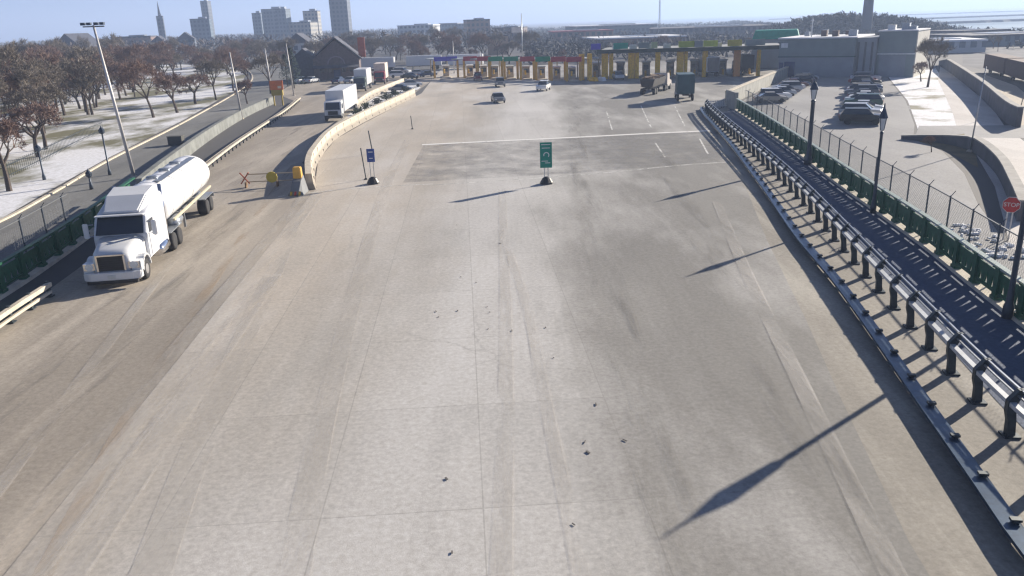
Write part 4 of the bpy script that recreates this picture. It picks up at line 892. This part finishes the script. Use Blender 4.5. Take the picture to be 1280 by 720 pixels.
def block(px, D, W, H, mat, label, cap=None, depth=None, name='office_tower', cat='building', spire=0, roof='flat', rz=None):
    p = gp(px, 200); s_ = p.x/p.y; y = D; x = s_*D
    t = thing(name, label, cat, (x, y, 0), rz if rz is not None else R(random.uniform(-15, 15)), 'buildings of the distant town' if name != 'office_tower' else 'towers of the distant skyline')
    dp = depth or W
    MB().box((0, dp/2, H/2), (W, dp, H)).build('wall', mat, t)
    if roof == 'flat': MB().box((0, dp/2, H+.25), (W*1.02, dp*1.02, .5)).build('roof', cap or SLATE, t); MB().box((W*.1, dp/2, H+.5+H*.03), (W*.4, dp*.4, H*.06)).build('roof_plant', GALV, t)
    else: MB().prism([(-W*.55, -.3, H), (W*.55, -.3, H), (0, -.3, H+W*.42)], (0, dp+.6, 0)).build('roof', cap or SLATE, t)
    if spire: MB().tube((0, dp/2, H+.5), (0, dp/2, H+spire), W*.25, .1, 8).build('spire', SLATE, t)
    return t
block(441, 620, 13, 64, FA[0], 'tallest broad slate blue tower rising out of the picture at left of centre', rz=0)
block(461-68, 640, 17, 17, FA[1], 'squat buff block just left of the tallest tower')
block(407, 700, 12, 26, FA[1], 'buff block with stepped top beside the tallest tower')
block(362, 720, 18, 29, FA[2], 'broad blue grey tower between the buff block and thin towers')
block(343, 760, 8, 27, FA[2], 'narrow blue tower behind the broad blue grey one')
block(372, 690, 9, 28, FA[2], 'thin pale blue tower left of the buff blocks')
block(275, 650, 14, 22, FA[2], 'blue block under the bare trees left of the church spire')
block(283, 800, 7, 40, FA[0], 'slim dark tower at the left part of the skyline')
block(228, 700, 5, 26, FA[0], 'slim tower with pointed spire at the far left', spire=12)
block(190, 500, 22, 11, FA[3], 'low brick block among the trees at the left')
block(112, 400, 15, 7.5, FA[0], 'wide dark slate roofed hall with a white eave at the far left', name='town_house', roof='gable', cap=SLATE)
block(40, 420, 9, 6, FA[3], 'brick town house at the extreme left behind the trees', name='town_house', roof='gable')
block(222, 430, 8, 8, FA[4], 'pale house with a dark roof among the brown trees', name='town_house', roof='gable')
block(255, 460, 9, 9, FA[0], 'dark blue roofed house beside the pale one', name='town_house', roof='gable')
block(388, 330, 9, 7, FA[4], 'pale low house left of the dark gabled brick house', name='town_house', roof='gable')
block(530, 560, 24, 12, FA[4], 'white flat warehouse under the horizon left of centre', name='warehouse', cap=SNOWM)
block(560, 700, 40, 12, FA[2], 'long blue grey warehouse behind the white one', name='warehouse')
block(606, 520, 14, 14, FA[3], 'square brown block above the red booth signs', name='warehouse')
block(640, 480, 18, 9, FA[3], 'low brown block above the green booth signs', name='warehouse')
block(628, 330, 8, 7, M('orange_buff', (.45, .3, .2), .7), 'small orange buff building right behind the green booth signs', name='warehouse')
block(800, 330, 36, 4.5, FA[3], 'long low brick shed with a snowy roof behind the canopy', name='warehouse', cap=SNOWM, rz=R(4))
block(770, 520, 50, 8, FA[2], 'long grey shed behind the snow roofed brick shed', name='warehouse', cap=SNOWM, rz=R(4))
block(730, 420, 30, 6.5, FA[3], 'low maroon edged shed above the violet panel', name='warehouse', cap=M('maroon_roof', (.3, .08, .1), .7), rz=R(2))
block(880, 430, 60, 6, FA[0], 'very long dark shed left of the wooded mound', name='warehouse')
block(1250, 260, 30, 3, FA[2], 'low slate shed beyond the rail yard at the right edge', name='warehouse')
block(1210, 300, 20, 3.5, FA[0], 'low dark shed on the shore beyond the long retaining wall', name='warehouse')
block(1160, 230, 22, 3, FA[4], 'low pale shed behind the big bare tree', name='warehouse', cap=SNOWM)
# rail cars on the yard at right
for i, (x, y) in enumerate(((78.5, 116), (84.5, 133), (90.5, 150))):
    t = thing('freight_wagon', ('nearest brown freight wagon on the rail yard at the right', 'middle brown freight wagon of three on the rail yard', 'farthest brown freight wagon on the rail yard')[i], 'wagon', (x, y, 0), R(-19.4), 'freight wagons on the rail yard')
    MB().box((0, 0, 2.1), (2.8, 16.5, 2.6)).build('body', M('wagon_brown', (.12, .08, .07), .8), t); MB().box((0, 0, .75), (2.0, 15.4, .2)).build('underframe', BLACK, t)
    for yy in (-5.5, -4, 4, 5.5):
        for sx in (-1, 1): wheel(t, sx*.8, yy, .45, .15)
# breakwaters
for i, (x0, y0, x1, y1, lb) in enumerate(((300, 700, 620, 760, 'near dark stone breakwater lying low across the lake'), (430, 1050, 1150, 1180, 'middle long dark breakwater line on the lake'), (600, 1900, 2300, 1700, 'far thin breakwater line near the horizon of the lake'))):
    mb = MB(); pts = [(x0+(x1-x0)*k/40, y0+(y1-y0)*k/40+random.uniform(-2, 2)) for k in range(41)]
    mb.sweep(pts, [(-5, -1.5), (5, -1.5), (2.5, .7), (-2.5, .7)]); tag(mb.build('breakwater', M('rock_dark', (.09, .10, .11), .9, 0, .4, .2)), lb, 'breakwater')

# ------------------------------------------------------------ trees
def tree_meshes(seed, H, spread=.75, fork=.28, twigw=.055, ntw=11, lev=5, kids=3):
    rnd = random.Random(seed); tr, cr_ = MB(), MB()
    def rv(): return Vector((rnd.uniform(-1, 1), rnd.uniform(-1, 1), rnd.uniform(-1, 1)))
    def grow(p, d, L, r, l):
        q = p; dd = d
        for s_ in range(2):
            dd = (dd+rv()*.16+Vector((0, 0, .05))).normalized(); e = q+dd*L/2; (tr if l < 3 else cr_).tube(q, e, r*(1-.2*s_), r*(.8-.2*s_), 6 if l < 2 else 3, False); q = e
        if l >= lev:
            for k in range(ntw):
                u = (dd*.6+rv()*1.1+Vector((0, 0, .15))).normalized(); a = p+(q-p)*rnd.uniform(.1, 1); Lt = L*rnd.uniform(.5, 1.2); n_ = u.cross(rv()).normalized()*twigw/2
                cr_.add([a-n_, a+n_, a+u*Lt+n_*.4, a+u*Lt-n_*.4], [(0, 1, 2, 3)])
            return
        for k in range(kids if l else kids+1):
            a = 2*math.pi*(k+rnd.random()*.7)/(kids+(l == 0)); o_ = dd.orthogonal().normalized(); b_ = dd.cross(o_)
            nd = (dd*.85+(o_*math.cos(a)+b_*math.sin(a))*spread*rnd.uniform(.6, 1.15)+Vector((0, 0, .12))).normalized()
            grow(q-(q-p)*rnd.uniform(0, .3)*(l > 0), nd, L*rnd.uniform(.62, .82), r*.58, l+1)
    grow(Vector((0, 0, -.05)), Vector((0, 0, 1)), H*fork, H*.024, 0)
    return tr, cr_
TP = []
for sd_, sp, fk, tw in ((1, .75, .24, TWIG), (2, .95, .20, TWIG), (3, .55, .28, TWIG2), (4, .7, .30, TWIG), (5, .45, .32, TWIG2), (6, .62, .22, TWIG2)):
    tr, cr_ = tree_meshes(sd_, 10, sp, fk)
    t = thing('bare_tree', 'x', 'tree'); tr.build('trunk', BARK, t); cr_.build('crown', tw, t); TP.append([t, False])
def put_tree(x, y, H, label, group=None, k=None):
    e = TP[random.randrange(6) if k is None else k]
    t = e[0] if not e[1] else copy_tree(e[0]); e[1] = True
    t.location = (x, y, 0); s_ = H/10; q_ = random.uniform(.8, 1.2); t.scale = (s_*q_, s_*q_, s_); t.rotation_euler = (0, 0, random.uniform(0, 6.28)); t['label'] = label
    if group: t['group'] = group
    elif 'group' in t: del t['group']
near = [(-41.6, 66.3, 9.5, 'leafless tree at the left edge, nearest in the snow verge'), (-50, 86, 11, 'leafless tree with a stout trunk at left, just behind the park railing'), (-52.5, 92, 9, 'small leafless tree with two stems beside the stout one at left'),
        (-53.7, 124.5, 10, 'forked leafless tree by the street between two lamp poles'), (-52.6, 131, 9.5, 'slender leafless tree just behind the forked one at the street'), (-55.5, 147, 10, 'dark stemmed leafless tree third along the street row'), (-54.2, 154, 9, 'thin leafless tree fourth along the street row'),
        (-58, 176, 10, 'leafless tree fifth along the street row'), (-58.6, 190, 9, 'leafless tree sixth along the street row'), (-45, 143, 8, 'leafless tree beside the blue shaded verge and second pale pole'), (-47, 165, 9.5, 'leafless tree rising above the two thin pale poles')]
for i, a in enumerate(near): put_tree(a[0], a[1], a[2], a[3], None, i % 4)
put_tree(67.6, 131, 9.2, 'large leafless tree in the patchy snow beyond the car park', None, 2)
put_tree(72, 142, 6.5, 'smaller leafless tree just behind the large one at the car park', None, 1)
put_tree(37.2, 70, 2.2, 'little bare shrub on the mud beside the curved wall', None, 0)
n_ = 0
while n_ < 250:
    y = random.uniform(84, 330); x = random.uniform(-.72, -.2)*y
    lim = -57-(y-90)*.23 if y < 200 else -82
    if x > lim: continue
    put_tree(x, y, random.uniform(8, 12.5), 'leafless brown tree standing in the wood of the snowy park', 'trees of the park wood'); n_ += 1
for i in range(70):
    y = random.uniform(250, 420); x = random.uniform(-.27, .03)*y
    put_tree(x, y, random.uniform(8, 12), 'leafless tree in the grey belt behind the toll booths', 'trees behind the toll booths')
for i in range(26):
    y = random.uniform(240, 330); x = random.uniform(.06, .42)*y
    if 54 < x < 80 and y < 250: continue
    put_tree(x, y, random.uniform(5, 8), 'leafless tree in the dark belt behind the canopy', 'trees behind the canopy')
for i in range(16):
    y = random.uniform(200, 330); x = random.uniform(.52, .66)*y
    put_tree(x, y, random.uniform(2.5, 5), 'low leafless tree on the shore beyond the rail yard', 'low trees on the shore')
# wooded mound
mm_ = MB(); nx, ny = 36, 14; vs = []
for j in range(ny+1):
    for i in range(nx+1):
        u, v = i/nx, j/ny; h = 11*max(0, math.sin(math.pi*v))**.6*max(0, math.sin(math.pi*u))**.55*(.85+.15*math.sin(u*9))*(1.1-.35*u)
        vs.append((128+u*74, 372-u*26+v*70, h-.3))
mm_.add(vs, [(j*(nx+1)+i, j*(nx+1)+i+1, (j+1)*(nx+1)+i+1, (j+1)*(nx+1)+i) for j in range(ny) for i in range(nx)])
tag(mm_.build('hill', M('hill_scrub', (.05, .055, .05), .95, 0, .4, .15), smooth=True), kind='structure')
def wood(name, n, fx, H0, H1, wdt, mat, seed, bl=.8, nb=30):
    rnd = random.Random(seed); mb = MB()
    for i in range(n):
        x, y, z = fx(rnd); H = rnd.uniform(H0, H1); s_ = rnd.uniform(.6, 1.1)*wdt
        for k in range(nb):
            a, r_ = rnd.uniform(0, 6.28), rnd.random()*s_; zz = z+H*rnd.uniform(.15, .85); c = Vector((x+math.cos(a)*r_, y+math.sin(a)*r_, zz)); u = Vector((rnd.uniform(-1, 1), rnd.uniform(-1, 1), rnd.uniform(-.2, 1.2)))*bl; w_ = Vector((rnd.uniform(-1, 1), rnd.uniform(-1, 1), rnd.uniform(-.6, .6)))*bl*.5
            mb.add([c-u-w_, c-u+w_, c+u+w_*.5, c+u-w_*.5], [(0, 1, 2, 3)])
    return tag(mb.build(name, mat), kind='stuff')
FARW = M('far_wood', (.13, .11, .10), .95, 0, .45, .05)
def f1(r):
    y = r.uniform(330, 1500)**1.0; return (-y*r.uniform(-.02, .9), y, 0)
wood('distant_wood', 2600, f1, 7, 12, 6, FARW, 5)
wood('mound_wood', 900, lambda r: (lambda u, v: (128+u*74, 372-u*26+v*70, 10*max(0, math.sin(math.pi*v))**.6*max(0, math.sin(math.pi*u))**.55*(1.1-.35*u)-2))(r.random(), r.random()), 2, 5, 2.5, M('mound_wood', (.03, .04, .045), .95, 0, .4, .1), 8)
def f3(r):
    y = r.uniform(240, 1100); x = y*r.uniform(.02, .46)
    if y > 600: x = min(x, 200+(y-600)*.2)
    return (x, y, 0)
wood('shore_wood', 1500, f3, 3, 6.5, 5, M('shore_wood', (.085, .085, .085), .95, 0, .4, .05), 11)
wood('shore_scrub', 260, lambda r: (r.uniform(150, 222), r.uniform(230, 400), 0), 1.5, 3.5, 4, M('shore_scrub', (.06, .065, .06), .95, 0, .4, .1), 12)
# shrubs on the island between the barriers
sh = MB(); rnd = random.Random(3)
def shrub(x, y, s_, label):
    t = thing('shrub', label, 'shrub', (x, y, 0), 0, 'shrubs on the island behind the median'); mb = MB(); rn = random.Random(int(x*10+y))
    for k in range(260):
        a, b_, r_ = rn.uniform(0, 6.28), rn.uniform(0, 1.5), rn.random()**.5*s_; c = Vector((math.cos(a)*math.cos(b_)*r_, math.sin(a)*math.cos(b_)*r_, math.sin(b_)*r_*.8+.2)); u = Vector((rn.uniform(-1, 1), rn.uniform(-1, 1), rn.uniform(-.5, 1)))*.16; v = Vector((rn.uniform(-1, 1), rn.uniform(-1, 1), rn.uniform(-1, 1)))*.12
        mb.add([c-u, c+v, c+u, c-v], [(0, 1, 2, 3)])
    mb.build('foliage', SHRUB, t); st = MB()
    for k in range(5): a = k*1.25; st.tube((0, 0, 0), (math.cos(a)*s_*.5, math.sin(a)*s_*.5, s_*.6), .03, n=4)
    st.build('stem', BARK, t)
for x, y, s_, lb in ((-21.5, 118, 1.0, 'green shrub nearest the white box truck tail'), (-21.2, 124, 1.3, 'round green shrub second behind the median'), (-20.9, 133, 1.1, 'green shrub in the middle of the island'), (-20.5, 141, 1.4, 'tall green shrub near the far white truck'), (-20.0, 149, 1.0, 'low green shrub towards the parked cars'), (-19.0, 157, 1.2, 'last green shrub before the parked cars')): shrub(x, y, s_, lb)
sheet('island_ground', [(-22.8, 112), (-20.6, 108), (-19, 128), (-17.4, 152), (-17.2, 168), (-21.8, 184), (-22.9, 165), (-23.5, 146)], .030, LOTSNOW)
# evergreens behind the poles at left
def evergreen(x, y, H, label):
    t = thing('evergreen_tree', label, 'tree', (x, y, 0)); rn = random.Random(int(y)); MB().tube((0, 0, 0), (0, 0, H*.9), .16, .04, 6).build('trunk', BARK, t); mb = MB()
    for k in range(900):
        z = rn.random()**.8; r_ = (1-z)*H*.28*rn.uniform(.4, 1.1)+.1; a = rn.uniform(0, 6.28); c = Vector((math.cos(a)*r_, math.sin(a)*r_, .6+z*(H-.6))); o_ = Vector((math.cos(a), math.sin(a), -.3))*.35; s_ = Vector((-math.sin(a), math.cos(a), rn.uniform(-.4, .4)))*.14
        mb.add([c-s_, c+s_, c+o_], [(0, 1, 2)])
    mb.build('crown', EVER, t)
evergreen(-45.5, 178, 8.5, 'dark evergreen tree between the pale poles and the gabled house'); evergreen(-49, 186, 7, 'smaller dark evergreen beside the taller one near the gabled house')
evergreen(-82, 150, 7, 'dark evergreen tree showing among the brown park trees')
# park railing on the left snow
t = thing('park_railing', 'dark iron park railing running across the snow under the trees', 'fence')
Pk = spline([(-45.5, 73), (-48, 84), (-51.5, 98), (-53.5, 108)], .55)
MB().sweep(Pk, rect(0, 1.15, .05, .05)).build('top_rail', POSTM, t); MB().sweep(Pk, rect(0, .25, .05, .05)).build('bottom_rail', POSTM, t)
for p in Pk: MB().tube((p.x, p.y, 0), (p.x, p.y, 1.35), .018, n=4).build('bar', POSTM, t)
# small roadside objects
t = thing('post_box', 'dark low utility box on the street across from the tanker', 'utility box', (-37.6, 92, 0)); MB().box((0, 0, .5), (1.6, .9, .9)).build('cabinet', M('box_dark2', (.09, .09, .08), .8), t, bevel=.04); MB().box((0, 0, .99), (1.7, 1.0, .08)).build('lid', M('box_lid', (.12, .12, .11), .8), t)
rn = random.Random(21); rb = MB()
for x, y in ((545, 389), (548, 396), (572, 388), (609, 383), (612, 390), (610, 411), (625, 304), (571, 281), (576, 346), (595, 353), (640, 413), (682, 409), (692, 447), (731, 552), (735, 565), (558, 598), (717, 655), (781, 550), (565, 690), (745, 505)):
    p = gp(x, y, .05); rb.box(tuple(p), (rn.uniform(.02, .06), rn.uniform(.05, .18), .02), rn.uniform(-.6, .9))
tag(rb.build('road_debris', M('debris', (.13, .12, .11), .9)), kind='stuff')
# snow piled at the kerb of the rubble corner
rb = MB()
for i in range(70):
    p = Vector((rn.uniform(24.0, 26.6), rn.uniform(38, 45))); rb.box((p.x, p.y, .1), (rn.uniform(.1, .45), rn.uniform(.1, .3), rn.uniform(.04, .16)), rn.uniform(0, 3), .6)
tag(rb.build('snow_rubble', SNOWM), kind='stuff')

# ------------------------------------------------------------ haze
hz, nt, b = newmat('haze'); nt.nodes.remove(b); pv = N(nt, 'VolumePrincipled'); nt.links.new(pv.outputs[0], nt.nodes['Material Output'].inputs['Volume'])
pv.inputs['Color'].default_value = (.55, .70, 1, 1); pv.inputs['Density'].default_value = .00048; pv.inputs['Anisotropy'].default_value = .2
o = MB().box((0, 0, 78.5), (29000, 29000, 163)).build('haze', hz); tag(o, kind='stuff')
